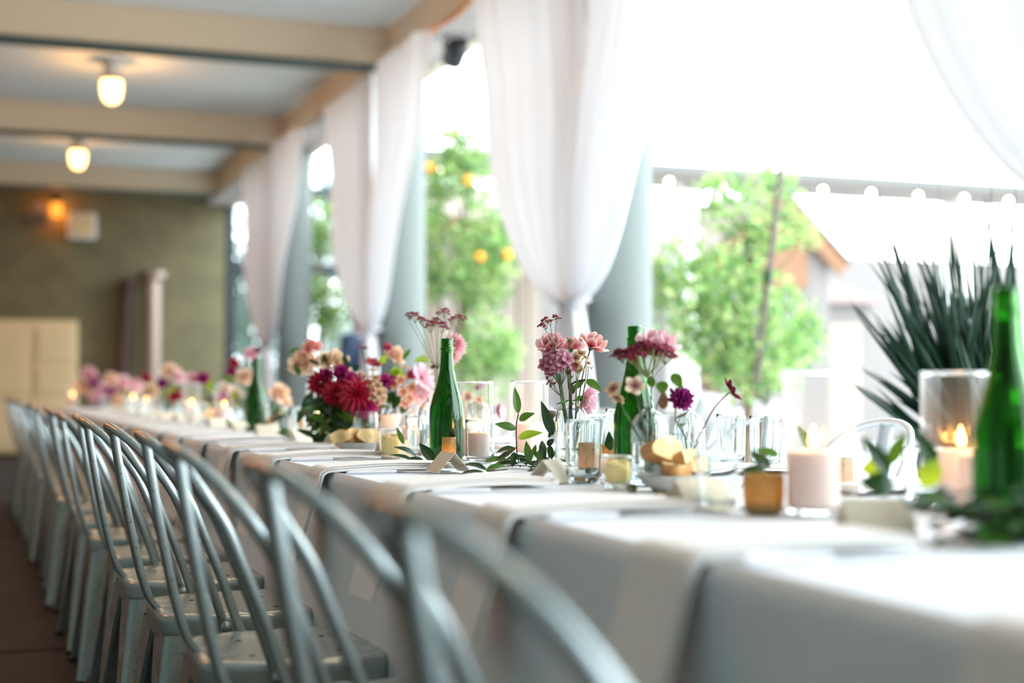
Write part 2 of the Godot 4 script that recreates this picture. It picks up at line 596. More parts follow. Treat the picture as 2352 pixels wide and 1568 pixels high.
func build_curtains() -> void:
	curtain(-3.01, 1, "white sheer curtain panel sweeping into the upper right corner over the spiky plant", true)
	curtain(-7.19, 1, "far panel of the nearest tied white curtain, hanging beside the citrus tree in the gap", true)
	curtain(-7.19, -1, "near panel of the nearest tied white curtain, sweeping up over the grey column", false)
	curtain(-11.37, 1, "far panel of the middle tied white curtain, before the second column", true)
	curtain(-11.37, -1, "near panel of the middle tied white curtain, covering most of the second column", false)
	curtain(-15.55, 1, "far panel of the farthest tied white curtain, next to the dark glazed screen", true)
	curtain(-15.55, -1, "near panel of the farthest tied white curtain, with a bulb glowing beside its top", false)


# ---------------------------------------------------------------- tables

func build_tables() -> void:
	for k in 5:
		var z := -0.25 - 2.5 * k
		var where: String = ["at the near end", "second from the near end", "third along, in the middle", "fourth along", "at the far end"][k]
		var t := thing("trestle_table", "long folding table under the white cloth, %s of the row" % where, "table", Vector3(1.195, 0, z - 1.25), 0, "tables in one long row")
		part(t, "top", MB.new().box(Vector3(0, 0.728, 0), Vector3(0.915, 0.035, 2.46), 0.006).done(M["wood_brown"]))
		for x in [-0.38, 0.38]:
			for zz in [-1.05, 1.05]:
				part(t, "leg", MB.new().tube([Vector3(x, 0, zz), Vector3(x, 0.71, zz)], 0.016, 8).done(M["galvanised"]))
		single("tablecloth", "white linen tablecloth hanging to the chair seats, %s of the row" % where, "tablecloth", cloth_mesh(2.52, k), moved(1.195, 0, z - 1.25), "white cloths along the row of tables")


func cloth_mesh(length: float, k: int) -> ArrayMesh:
	var half := 0.467
	var drop := 0.5
	var f := func(u: float, v: float) -> Vector3:
		# u from the near drop over the top to the far drop, v along the table
		var s := (u - 0.5) * 2.0 * (half + drop)
		var z := (0.5 - v) * length
		var over := absf(s) - half
		var lift := 0.0003 * k
		if over < 0:
			return Vector3(s, 0.7485 + lift, z)
		var bend := minf(over / 0.012, 1.0)
		var wave := sin(z * 7.0 + k * 2.0 + s) + 0.5 * sin(z * 17.0 + k)
		return Vector3(signf(s) * (half + 0.008 * bend + 0.002 * k / 4.0 + over * (0.02 + 0.022 * wave)), 0.7485 + lift - over + 0.004 * (1.0 - bend), z)
	var n := 96
	var at := []
	for i in n + 1:
		at.append(float(i) / n)
	# put rows of points right at the two table edges
	for e in [-1.0, 1.0]:
		var edge: float = 0.5 + e * half / (2.0 * (half + drop))
		at[roundi(edge * n)] = edge
	return MB.new().grid(n, 90, func(u: float, v: float) -> Vector3: return f.call(at[roundi(u * n)], v)).done(M["cloth"])


# ---------------------------------------------------------------- chairs

# faces +X; the origin is on the floor under the middle of the seat's rear edge
func make_chair(label: String, group: String) -> Node3D:
	var t := thing("metal_chair", label, "chair", Vector3.ZERO, 0, group)
	var mt: Material = M["chair_metal"]
	var rings := [[0.02, 0.4465], [0.3, 0.447], [0.55, 0.4475], [0.62, 0.4495], [0.8, 0.4505], [0.9, 0.4515], [0.95, 0.451], [0.98, 0.448], [0.995, 0.442], [1.0, 0.435], [1.005, 0.402], [1.0, 0.398], [0.985, 0.399]]
	var seat := func(u: float, v: float) -> Vector3:
		var r: Array = rings[rings.size() - 1 - roundi(v * (rings.size() - 1))]
		var a := u * TAU
		var e := pow(pow(absf(cos(a)), 5.0) + pow(absf(sin(a)), 5.0), -0.2)
		var x := cos(a) * e
		var z := sin(a) * e
		return Vector3(0.18 + 0.18 * x * r[0], r[1] + 0.0015 * sin(a * 12.0) * clampf((r[0] - 0.6) * 4.0, 0, 1) * (1.0 if r[0] < 0.96 else 0.0), z * r[0] * (0.178 + 0.012 * x))
	part(t, "seat", MB.new().grid(48, rings.size() - 1, seat, true).done(mt))
	var hole := MB.new().lathe([Vector2(0.0055, 0.4), Vector2(0.0055, 0.0005), Vector2(0, 0.0005)], 10).done(M["dark_hole"])
	hole = MB.new().lathe([Vector2(0.0055, -0.004), Vector2(0.0055, 0.0008), Vector2(0.0055, 0.0008), Vector2(0, 0.0008)], 10).done(M["dark_hole"])
	for h in [[0.18, 0.0], [0.1, -0.08], [0.1, 0.08], [0.26, -0.08], [0.26, 0.08]]:
		part(t, "drain_hole", hole, moved(h[0], 0.4472, h[1]))
	for sx in [-1.0, 1.0]:
		for sz in [-1.0, 1.0]:
			var g := func(u: float, v: float) -> Vector3:
				var w := lerpf(0.158, 0.028, pow(v, 0.95))
				var r := 0.022
				var s := (u - 0.5) * 2.0 * (w + 0.01)
				var k := absf(s)
				var q := Vector2.ZERO
				if k < r:
					var b := k / r
					q = Vector2(-r * 0.3 * (1.0 - b), -r * 0.3 * (1.0 - b) - r * 0.7 * b)
					q.x = -r * 0.3 * pow(1.0 - b, 2.0)
				elif k < w:
					q = Vector2(0, -k)
				else:
					q = Vector2(-(k - w), -w)
				var y := lerpf(0.412, 0.012, v)
				var bump := exp(-pow((k - 0.062) / 0.02, 2.0) - pow((y - 0.3) / 0.035, 2.0))
				q.x -= 0.007 * bump
				if s < 0:
					q = Vector2(q.y, q.x)
				var c := lerpf(0.176, 0.222, v)
				return Vector3(0.18 + sx * (c + q.x), y, sz * (c + q.y))
			var l := part(t, "leg", MB.new().grid(26, 20, g).done(mt))
			part(l, "rubber_foot", MB.new().box(Vector3(0.18 + sx * 0.212, 0.008, sz * 0.212), Vector3(0.03, 0.016, 0.03), 0.004).done(M["rubber"]))
	# bent tube of the back: from the side of the seat up, back and over
	var half := [Vector3(0.128, 0.425, 0.186), Vector3(0.108, 0.48, 0.19), Vector3(0.08, 0.56, 0.194), Vector3(0.048, 0.64, 0.196), Vector3(0.017, 0.71, 0.193), Vector3(-0.02, 0.765, 0.18), Vector3(-0.05, 0.803, 0.152), Vector3(-0.075, 0.828, 0.112), Vector3(-0.09, 0.842, 0.06)]
	var path := half.duplicate()
	path.append(Vector3(-0.095, 0.846, 0))
	for k in half.size():
		var q: Vector3 = half[half.size() - 1 - k]
		path.append(Vector3(q.x, q.y, -q.z))
	part(t, "back_frame", MB.new().tube(smooth(path, 4), 0.0095, 12).done(mt))
	# splat: a shallow channel bent along its length
	var spine := smooth([Vector3(0.012, 0.44, 0), Vector3(-0.012, 0.47, 0), Vector3(-0.032, 0.53, 0), Vector3(-0.05, 0.61, 0), Vector3(-0.066, 0.69, 0), Vector3(-0.08, 0.77, 0), Vector3(-0.091, 0.838, 0)], 3)
	var across := [Vector2(0.016, -0.026), Vector2(0.02, -0.031), Vector2(0.018, -0.036), Vector2(0.005, -0.0375), Vector2(-0.001, -0.034), Vector2(-0.002, -0.02), Vector2(-0.002, 0.02), Vector2(-0.001, 0.034), Vector2(0.005, 0.0375), Vector2(0.018, 0.036), Vector2(0.02, 0.031), Vector2(0.016, 0.026)]
	part(t, "splat", MB.new().grid(across.size() - 1, spine.size() - 1, func(u: float, v: float) -> Vector3:
		var q: Vector2 = across[roundi(u * (across.size() - 1))]
		var s: Vector3 = spine[roundi(v * (spine.size() - 1))]
		return s + Vector3(q.x * 0.7, q.x * 0.15, q.y * lerpf(0.62, 0.72, v))).done(mt))
	for s in [-1.0, 1.0]:
		part(t, "bolt", MB.new().lathe([Vector2(0.012, 0), Vector2(0.0115, 0.004), Vector2(0.008, 0.008), Vector2(0, 0.0095)], 14).done(mt), Transform3D(Basis(Vector3.RIGHT, s * PI / 2), Vector3(0.128, 0.428, s * 0.197)))
	return t


const COUNT := ["first", "second", "third", "fourth", "fifth", "sixth", "seventh", "eighth", "ninth", "tenth", "eleventh", "twelfth", "thirteenth", "fourteenth", "fifteenth", "sixteenth", "seventeenth", "eighteenth", "nineteenth", "twentieth", "twenty-first", "twenty-second"]


func build_chairs() -> void:
	var looks := ["pale metal chair closest to the lens, wholly blurred, its back sweeping out of the frame", "second pale metal chair from the near end, its blurred back before the third napkin", "third pale metal chair from the near end, close against the back of the fourth", "fourth pale metal chair, with chipped paint and a bolt showing on its seat", "fifth pale metal chair, the sharpest, with a black line down its splat"]
	var first: Node3D
	for i in 20:
		var label: String = looks[i] if i < 5 else "%s pale metal chair from the near end, in the row before the cloth" % COUNT[i]
		var at := Vector3(0.385 + 0.012 * sin(i * 2.3), 0, -1.02 - 0.556 * i)
		if i == 0:
			first = make_chair(label, "metal chairs along the near side")
			first.position = at
		else:
			copy(first, label, at, 0.03 * sin(i * 1.7))
	for i in 14:
		var label := "%s white metal chair from the near end, behind the table on the courtyard side" % COUNT[i]
		var o := copy(first, label, Vector3(2.02, 0, -1.85 - 0.556 * i), PI + 0.04 * sin(i * 2.1))
		o.set_meta("group", "metal chairs along the courtyard side")
		for q in o.find_children("*", "MeshInstance3D", true, false):
			if (q as MeshInstance3D).mesh.surface_get_material(0) == M["chair_metal"]:
				(q as MeshInstance3D).set_surface_override_material(0, M["chair_white"])

# ---------------------------------------------------------------- the courtyard

func planks(parent: Node, lo: Vector3, hi: Vector3, step: float, mt: String) -> void:
	var n := roundi((hi.x - lo.x) / step)
	for k in n:
		var d := 0.006 * (k % 3)
		part(parent, "plank", MB.new().box(Vector3(0, (lo.y + hi.y) / 2, 0), Vector3(step - 0.014, hi.y - lo.y, 0.025), 0.004).done(M[mt + ["", "_a", "_b"][(k * 7 + k / 3) % 3]]), moved(lo.x + (k + 0.5) * step, 0, hi.z + d))


func build_courtyard() -> void:
	mat("gutter_brown", Color(0.36, 0.33, 0.31), 0.8)
	mat("header_grey", Color(0.4, 0.4, 0.39), 0.8)
	mat("stake", Color(0.38, 0.33, 0.3), 0.8)
	mat("wood_pale_a", Color(0.54, 0.48, 0.43), 0.8)
	mat("wood_pale_b", Color(0.62, 0.58, 0.54), 0.8)
	struct("ground", block("concrete", Vector3(3.62, -0.3, -45), Vector3(40, -0.1, 14)))
	struct("ground", block("concrete", Vector3(-20, -0.3, 5.2), Vector3(3.62, -0.1, 14)))
	struct("wall_courtyard", block("house_white", Vector3(5.9, -0.1, -22.4), Vector3(22, 3.3, -22.2), 0.01))
	# header beam on white posts across the courtyard, with a string of bulbs under it
	var hd := struct("trim_8", block("header_grey", Vector3(3.62, 3.12, -13.3), Vector3(14.5, 3.22, -13.1), 0.01), Transform3D(), "white header beam across the courtyard")
	part(hd, "gutter", block("gutter_brown", Vector3(3.62, 2.95, -13.1), Vector3(14.5, 3.13, -13.04), 0.008))
	for x in [6.9, 10.35, 13.9]:
		part(hd, "post", block("white_paint", Vector3(x - 0.12, -0.1, -13.32), Vector3(x + 0.12, 3.12, -13.08), 0.01))
		part(hd, "edge_board", block("wood_pale", Vector3(x - 0.16, -0.1, -13.06), Vector3(x - 0.1, 3.0, -13.02), 0.004))
	var ls := thing("string_lights", "string of small round bulbs glowing under the white header beam", "string lights", Vector3(3.6, 3.05, -12.98))
	var wire := []
	for k in 73:
		wire.append(Vector3(k * 0.15, 0.03 - 0.035 * absf(sin(k * 0.15 / 0.605 * PI)), 0))
	part(ls, "wire", MB.new().tube(wire, 0.006, 5).done(M["black"]))
	var socket := MB.new().lathe([Vector2(0, -0.045), Vector2(0.013, -0.045), Vector2(0.014, 0), Vector2(0, 0.004)], 10).done(M["black"])
	var bulb := MB.new().ball(Vector3(0, -0.075, 0), Vector3(0.026, 0.034, 0.026), 12, 8).done(M["bulb_glow"])
	for k in 18:
		var b := part(ls, "bulb", bulb, moved(0.02 + 0.605 * k, 0.03, 0))
		part(b, "socket", socket)
	# plank shed with a sloping roof
	var sh := thing("garden_shed", "plank shed of pale pinkish boards with a brown sloping roof behind the citrus tree", "shed", Vector3(0, 0, 0))
	part(sh, "wall_frame", block("house_white", Vector3(4.45, -0.1, -16.5), Vector3(5.8, 2.62, -14.53), 0.01))
	planks(sh, Vector3(4.42, -0.08, 0), Vector3(5.85, 2.68, -14.5), 0.143, "wood_pale")
	var rf := part(sh, "roof", MB.new().box(Vector3.ZERO, Vector3(1.7, 0.07, 2.9), 0.01).done(M["roof_grey"]), Transform3D(Basis(Vector3.RIGHT, 0.26), Vector3(5.15, 3.0, -15.3)))
	part(rf, "fascia", MB.new().box(Vector3(0, -0.04, 1.46), Vector3(1.72, 0.16, 0.04), 0.006).done(M["wood_brown"]))
	# white houses
	var hs := thing("white_house", "overexposed white house with a pale pinkish hipped roof behind the round shrub", "house", Vector3(12.0, 0, -18.6))
	part(hs, "wall", block("house_white", Vector3(-1.1, -0.1, -2.5), Vector3(0.95, 2.25, 0.0), 0.01))
	var hip := MB.new()
	var e := [Vector3(-1.3, 2.2, 0.2), Vector3(1.15, 2.2, 0.2), Vector3(1.15, 2.2, -2.7), Vector3(-1.3, 2.2, -2.7)]
	var rg := [Vector3(-1.0, 2.62, -1.0), Vector3(0.85, 2.62, -1.0)]
	hip.poly([e[0], e[1], rg[1], rg[0]], Vector3(0, 1, 1)).poly([e[1], e[2], rg[1]], Vector3(1, 1, 0)).poly([e[2], e[3], rg[0], rg[1]], Vector3(0, 1, -1)).poly([e[3], e[0], rg[0]], Vector3(-1, 1, 0)).poly([e[0], e[1], e[2], e[3]], Vector3.DOWN)
	part(hs, "roof", hip.done(M["roof_pink"]))
	part(hs, "window", block("wood_pale", Vector3(-0.6, 0.9, 0), Vector3(-0.1, 1.8, 0.04), 0.01))
	part(hs, "door", block("wood_pale", Vector3(0.2, -0.1, 0), Vector3(0.75, 1.9, 0.04), 0.01))
	var gb := thing("gabled_house", "tall white house whose brown gable shows through the top of the staked tree", "house", Vector3(9.75, 0, -15.9))
	part(gb, "wall", block("house_white", Vector3(-0.95, -0.1, -2.0), Vector3(0.7, 2.7, 0.0), 0.01))
	part(gb, "timber_panel", block("wood_brown", Vector3(-0.45, 2.2, 0.0), Vector3(0.35, 2.95, 0.05), 0.01))
	for s in [-1.0, 1.0]:
		part(gb, "barge_board", MB.new().box(Vector3.ZERO, Vector3(1.25, 0.2, 0.08), 0.01).done(M["wood_brown"]), Transform3D(Basis(Vector3(0, 0, 1), -s * 0.75), Vector3(-0.12 + s * 0.5, 2.86, 0.12)))
		part(gb, "roof_slope", MB.new().box(Vector3.ZERO, Vector3(1.3, 0.06, 2.4), 0.01).done(M["roof_pink"]), Transform3D(Basis(Vector3(0, 0, 1), -s * 0.75), Vector3(-0.12 + s * 0.55, 2.98, -1.0)))

	var greens := [Color(0.17, 0.33, 0.09), Color(0.27, 0.46, 0.14), Color(0.38, 0.54, 0.18), Color(0.1, 0.22, 0.07), Color(0.48, 0.56, 0.22)]
	# staked citrus tree in front of the houses; blobs: where a clump of leaves is, and its radius
	var round_tree := [[Vector3(4.7174, 2.2782, -8.4361), 0.1], [Vector3(4.8831, 2.293, -8.2654), 0.14], [Vector3(4.5614, 2.1923, -8.3913), 0.1], [Vector3(5.0985, 2.2346, -8.2925), 0.12], [Vector3(4.7273, 2.0936, -8.2244), 0.15], [Vector3(4.6168, 2.0484, -8.375), 0.1], [Vector3(4.9153, 1.9513, -8.1577), 0.14], [Vector3(4.834, 1.8758, -8.2982), 0.13], [Vector3(5.182, 2.0602, -8.2666), 0.09], [Vector3(5.238, 1.9148, -8.2502), 0.08],
		[Vector3(4.3179, 1.8089, -8.3898), 0.09], [Vector3(4.3251, 1.6744, -8.4987), 0.1], [Vector3(4.2994, 1.5593, -8.5123), 0.1], [Vector3(4.366, 1.6306, -8.2705), 0.12], [Vector3(4.5717, 1.7235, -8.2961), 0.15], [Vector3(4.6314, 1.6509, -8.0617), 0.16], [Vector3(4.3731, 1.4559, -8.1666), 0.2], [Vector3(4.6079, 1.428, -8.0782), 0.26], [Vector3(4.9207, 1.4672, -8.1719), 0.2], [Vector3(4.309, 1.4103, -8.4066), 0.15], [Vector3(4.5285, 1.2362, -8.2219), 0.26], [Vector3(4.7403, 1.2329, -8.0344), 0.28], [Vector3(5.1089, 1.3578, -8.2111), 0.18], [Vector3(5.1912, 1.214, -8.1846), 0.16], [Vector3(4.9251, 1.0954, -8.0757), 0.2], [Vector3(4.7391, 1.0402, -8.2554), 0.22], [Vector3(4.5727, 1.1852, -8.4209), 0.16]]
	var t := tree("citrus_tree", "round leafy citrus tree tied to a leaning stake, right of the nearest curtain", Vector3(4.8936, -0.1, -8.4492), round_tree, greens, 0.075, 6.0, true)
	part(t, "stake", MB.new().tube([Vector3(4.6276, 0.9538, -7.8726) - t.position, Vector3(4.7883, 2.5348, -7.7581) - t.position], [0.024, 0.02], 8).done(M["stake"]))
	part(t, "tie", MB.new().tube([Vector3(4.6894, 1.5808, -7.8279) - t.position, Vector3(4.6987, 1.6571, -7.8218) - t.position], 0.032, 8).done(M["leaf_dark"]))
	var tall_tree := [[Vector3(4.1919, 3.2472, -12.2431), 0.1], [Vector3(4.0642, 3.1488, -12.2951), 0.12], [Vector3(4.3223, 3.1094, -12.1981), 0.13], [Vector3(4.1762, 3.011, -12.2571), 0.2], [Vector3(4.2554, 2.8387, -12.1257), 0.26], [Vector3(4.0675, 2.8535, -12.3038), 0.22], [Vector3(3.9215, 2.7353, -12.3633), 0.2], [Vector3(3.8685, 2.5385, -12.3901), 0.2], [Vector3(3.908, 2.3022, -12.3831), 0.2], [Vector3(4.3377, 2.2424, -12.0074), 0.3], [Vector3(4.4829, 2.0963, -12.0641), 0.22], [Vector3(4.232, 1.971, -12.0568), 0.3], [Vector3(4.3764, 1.8228, -12.1139), 0.2], [Vector3(4.0781, 1.9085, -12.3316), 0.2], [Vector3(3.8747, 1.9872, -12.4064), 0.16], [Vector3(3.8949, 1.8297, -12.404), 0.14], [Vector3(4.3196, 1.7116, -12.2463), 0.14]]
	var t2 := tree("orange_tree", "tall bright orange tree with a few fruits in the gap left of the nearest curtain", Vector3(4.2831, -0.1, -12.5354), tall_tree, greens, 0.08, 7.0, false)
	for q in [Vector3(4.174, 2.0602, -11.7547), Vector3(4.432, 2.0883, -11.7626), Vector3(3.8111, 2.8668, -12.0797), Vector3(4.1036, 2.7371, -11.8658)]:
		part(t2, "orange", MB.new().ball(q - t2.position, Vector3.ONE * 0.045, 10, 7).done(M["fruit"]))
	tree("low_shrub", "low green shrub at the foot of the plank shed, behind the cylinder vases", Vector3(4.1599, -0.1, -11.5118), [[Vector3(4.0764, 1.2882, -11.2827), 0.25], [Vector3(3.942, 1.1428, -11.3387), 0.22], [Vector3(4.2488, 1.2202, -11.4334), 0.2], [Vector3(4.0452, 1.0338, -11.3031), 0.25], [Vector3(4.2463, 1.2882, -11.218), 0.1]], greens, 0.07, 8.0, false)
	tree("sparse_tree", "sparse pale tree in the narrow gap between the middle and farthest curtains", Vector3(4.102, -0.1, -17.3146), [[Vector3(4.0193, 2.9886, -17.1348), 0.2], [Vector3(4.1444, 2.8825, -17.0908), 0.2], [Vector3(4.0725, 2.6705, -17.1254), 0.16], [Vector3(3.9226, 2.7765, -17.1788), 0.15], [Vector3(4.0322, 1.9755, -17.057), 0.3], [Vector3(3.8357, 1.9228, -17.1336), 0.2], [Vector3(4.2047, 1.9285, -17.1), 0.25], [Vector3(4.1337, 1.712, -17.0273), 0.2], [Vector3(3.9571, 2.0809, -17.0821), 0.16], [Vector3(3.9363, 3.56, -17.2542), 0.15]], greens, 0.08, 7.0, false)
	var dark := [Color(0.04, 0.14, 0.09), Color(0.06, 0.2, 0.13), Color(0.03, 0.1, 0.08)]
	for k in 2:
		var at := Vector3(4.3 + 1.6 * k, -0.1, -23.4 - 1.8 * k)
		var blobs := []
		for j in 26:
			blobs.append([at + Vector3(rng.randf_range(-0.9, 0.9), rng.randf_range(0.4, 4.6), rng.randf_range(-0.5, 0.5)), rng.randf_range(0.25, 0.5)])
		tree("dark_tree", ["dark blue-green tree just behind the glazed screen at the end of the hall", "dark blue-green tree farther off behind the glazed screen, on its right"][k], at, blobs, dark, 0.13, 2.6, false)

	# spiky plant in a tall planter, its blades each a part
	var base := Vector3(3.2316, 0.74, -4.1291)
	var sp := thing("spiky_plant", "dark green spiky plant with long upright blades in a tall black planter", "plant", Vector3(base.x, 0, base.z))
	part(sp, "planter", MB.new().lathe([Vector2(0, -0.1), Vector2(0.19, -0.1), Vector2(0.19, -0.1), Vector2(0.26, 0.68), Vector2(0.26, 0.68), Vector2(0.27, 0.69), Vector2(0.27, 0.72), Vector2(0.24, 0.72), Vector2(0.23, 0.66), Vector2(0, 0.65)], 32).done(M["black"]), moved(0.1, 0, 0))
	var tips := [Vector3(2.9005, 1.6117, -4.1186), Vector3(3.15, 1.7089, -4.1275), Vector3(3.4051, 1.7244, -4.1369), Vector3(3.481, 1.6549, -4.1104), Vector3(3.2408, 1.5903, -4.311), Vector3(2.9644, 1.4856, -4.0986), Vector3(3.0496, 1.485, -4.2803), Vector3(2.8231, 1.4089, -4.0479), Vector3(2.9192, 1.4514, -4.224), Vector3(3.4467, 1.6218, -4.2316), Vector3(3.1947, 1.5044, -4.1173), Vector3(3.4114, 1.4801, -4.2498), Vector3(2.8218, 1.211, -4.1621), Vector3(2.7134, 1.1854, -3.9901), Vector3(2.9361, 1.2091, -4.2257), Vector3(3.053, 1.1761, -4.2894), Vector3(2.9296, 1.2378, -4.3343), Vector3(2.6917, 1.0047, -4.1115), Vector3(2.859, 0.9884, -4.1555), Vector3(2.9101, 1.0047, -4.2425), Vector3(3.1594, 1.346, -4.2432), Vector3(3.1909, 1.4486, -4.3348), Vector3(3.0283, 1.2925, -3.9737), Vector3(3.2388, 1.3681, -4.1052), Vector3(3.4174, 1.4585, -4.3553), Vector3(3.2848, 1.3743, -3.9804), Vector3(3.0129, 1.3076, -4.1932), Vector3(3.1711, 1.2438, -4.3492), Vector3(3.5667, 1.5227, -4.2963), Vector3(3.4292, 1.4287, -4.0306), Vector3(3.325, 1.5078, -3.9606), Vector3(3.3144, 1.2659, -4.401), Vector3(3.1642, 1.2925, -3.922), Vector3(3.2618, 1.2378, -4.2079), Vector3(2.8654, 1.2707, -4.0364), Vector3(3.3302, 1.5777, -4.1704)]
	var n := 0
	for k in 190:
		var tip: Vector3
		if k < tips.size():
			tip = tips[k]
		else:
			var s: Vector3 = tips[rng.randi() % tips.size()]
			var r := s - base
			tip = base + r.rotated(Vector3.UP, rng.randf_range(-2.6, 2.6) if rng.randf() < 0.5 else rng.randf_range(-0.25, 0.25)) * rng.randf_range(0.55, 0.95)
		var root := base + Vector3(0.1, -0.1, 0) + Vector3(rng.randf_range(-0.11, 0.11), 0, rng.randf_range(-0.11, 0.11)) + (tip - base) * 0.05
		var mid := root.lerp(tip, 0.5) + Vector3(0, 0.05 * rng.randf(), 0)
		var pts := []
		var rad := []
		for j in 9:
			var u := j / 8.0
			pts.append(root.lerp(mid, u).lerp(mid.lerp(tip, u), u) - sp.position)
			rad.append(0.0155 * (1.0 - pow(u, 2.2)) * lerpf(0.7, 1.1, minf(1, u * 3)) + 0.0006)
		var side := Vector3(rng.randf_range(-1, 1), 0, rng.randf_range(-1, 1))
		part(sp, "blade", MB.new().tube(pts, rad, 6, 0.3, side).done(M["blade"]))
		n += 1


# crown of real leaves round each blob, a trunk and a branch to each blob
func tree(called: String, label: String, foot: Vector3, blobs: Array, greens: Array, size: float, thick: float, own_leaves: bool) -> Node3D:
	var t := thing(called, label, "tree", foot)
	var top: Vector3 = foot
	for b in blobs:
		if b[0].y > top.y:
			top = b[0]
	var trunk := []
	var rad := []
	for j in 8:
		var u := j / 7.0
		trunk.append(Vector3((top.x - foot.x) * u * u, (top.y - foot.y) * u, (top.z - foot.z) * u * u))
		rad.append(0.045 * (1.0 - u) + 0.008)
	part(t, "trunk", MB.new().tube(trunk, rad, 8).done(M["bark"]))
	var br := MB.new()
	var mb := MB.new()
	var one: Array[ArrayMesh] = []
	if own_leaves:
		for k in 4:
			var q := MB.new()
			q.col = greens[k + 1]
			leaf_shape(q, Transform3D())
			one.append(q.done(M["tree_leaves"]))
	var lone := 0
	for b in blobs:
		var c: Vector3 = b[0] - foot
		var r: float = b[1]
		var from: Vector3 = trunk[clampi(roundi(c.y / maxf(0.1, top.y - foot.y) * 7.0) - 1, 0, 7)]
		br.tube([from, from.lerp(c, 0.6) + Vector3(0, -0.04, 0), c], [0.012, 0.008, 0.003], 5)
		for k in int(thick * 1000.0 * r * r * 0.6 + 14):
			var d := Vector3(rng.randfn(), rng.randfn(), rng.randfn()).normalized() * r * pow(rng.randf(), 0.45)
			var out := (d.normalized() + Vector3(rng.randfn(), rng.randfn() + 0.4, rng.randfn()) * 0.6).normalized()
			var z := out.cross(Vector3(rng.randfn(), rng.randfn(), rng.randfn())).normalized()
			var s := size * rng.randf_range(0.7, 1.25)
			var w := Transform3D(Basis(out * s, z.cross(out) * s, z * s * 0.55), c + d)
			if own_leaves and k % 4 == 0 and lone < 290:
				lone += 1
				part(t, "leaf", one[k / 4 % 4], w)
			else:
				mb.col = greens[rng.randi() % greens.size()]
				leaf_shape(mb, w)
	part(t, "branches", br.done(M["bark"]))
	part(t, "foliage", mb.done(M["tree_leaves"])).set_meta("kind", "stuff")
	return t


func leaf_shape(mb: MB, w: Transform3D) -> void:
	var a := mb.p(w * Vector3(0, 0, 0))
	var m := mb.p(w * Vector3(0.45, -0.03, 0))
	var l := mb.p(w * Vector3(0.4, 0.08, 0.5))
	var r := mb.p(w * Vector3(0.4, 0.08, -0.5))
	var e := mb.p(w * Vector3(1, -0.12, 0))
	mb.tri(a, l, m)
	mb.tri(a, m, r)
	mb.tri(l, e, m)
	mb.tri(m, e, r)

# ---------------------------------------------------------------- place settings

# a folded napkin: two thick layers joined in a fold at the inner end, lying on the table and hanging over its edge (x = 0)
func napkin_mesh(wide: float, inner: float, hang: float) -> ArrayMesh:
	var path := []
	for k in 13:
		var u := k / 12.0
		path.append(Vector2(inner * (1.0 - u), 0.0015 + 0.005 * sin(u * PI) + 0.003 * (1.0 - u)))
	for k in range(1, 6):
		var a := k / 5.0 * PI / 2
		path.append(Vector2(-0.014 * sin(a) * 1.2, 0.0015 - 0.014 * (1 - cos(a))))
	for k in range(1, 8):
		var u := k / 7.0
		path.append(Vector2(-0.017 - 0.05 * u, -0.0125 - hang * u))
	var n := path.size()
	var mb := MB.new()
	for layer in 2:
		var lo := 0.0005 + 0.0062 * layer
		var hi := lo + 0.005
		var side := []
		for k in n:
			var d: Vector2 = (path[mini(k + 1, n - 1)] - path[maxi(k - 1, 0)]).normalized()
			var up := Vector2(d.y, -d.x)
			if up.y < -0.01 or (absf(up.y) < 0.01 and up.x > 0):
				up = -up
			var q: Vector2 = path[k]
			side.append([q + up * lo, q + up * hi])
		var skew := 0.006 * layer
		for k in n - 1:
			var a0: Vector2 = side[k][0]
			var a1: Vector2 = side[k][1]
			var b0: Vector2 = side[k + 1][0]
			var b1: Vector2 = side[k + 1][1]
			var h := wide / 2
			mb.poly([_v(a1, -h), _v(b1, -h), _v(b1, h), _v(a1, h)], _v(a1 - a0, 0))
			mb.poly([_v(a0, -h), _v(b0, -h), _v(b0, h), _v(a0, h)], _v(a0 - a1, 0))
			mb.poly([_v(a0, h), _v(b0, h), _v(b1, h - skew), _v(a1, h - skew)], Vector3(0, 0, 1))
			mb.poly([_v(a0, -h), _v(b0, -h), _v(b1, -h), _v(a1, -h)], Vector3(0, 0, -1))
		mb.poly([_v(side[n - 1][0], -wide / 2), _v(side[n - 1][1], -wide / 2), _v(side[n - 1][1], wide / 2), _v(side[n - 1][0], wide / 2)], Vector3.DOWN)
	# the rounded fold at the inner end
	var e := path[0] as Vector2
	mb.tube([_v(e + Vector2(-0.001, 0.006), -wide / 2), _v(e + Vector2(-0.001, 0.006), wide / 2)], 0.0058, 12)
	return mb.done(M["napkin"])


func _v(q: Vector2, z: float) -> Vector3:
	return Vector3(q.x, q.y, z)


func make_knife(label: String) -> Node3D:
	var t := thing("table_knife", label, "knife", Vector3.ZERO, 0, "knives along the near edge")
	part(t, "handle", MB.new().tube(smooth([Vector3(0, 0.005, 0), Vector3(0.004, 0.005, 0), Vector3(0.04, 0.005, 0), Vector3(0.09, 0.005, 0), Vector3(0.105, 0.005, 0)], 3), [0.004, 0.006, 0.0068, 0.0078, 0.0078, 0.0076, 0.0072, 0.0068, 0.0065, 0.006, 0.0055, 0.005, 0.0045], 10, 0.6, Vector3.UP).done(M["steel"]))
	part(t, "blade", MB.new().tube([Vector3(0.103, 0.005, 0), Vector3(0.112, 0.005, 0.0005), Vector3(0.13, 0.004, 0.002), Vector3(0.18, 0.0035, 0.002), Vector3(0.215, 0.0035, 0.0005), Vector3(0.226, 0.0035, -0.003)], [0.0045, 0.005, 0.0088, 0.0095, 0.0085, 0.002], 8, 0.14, Vector3.UP).done(M["steel"]))
	return t


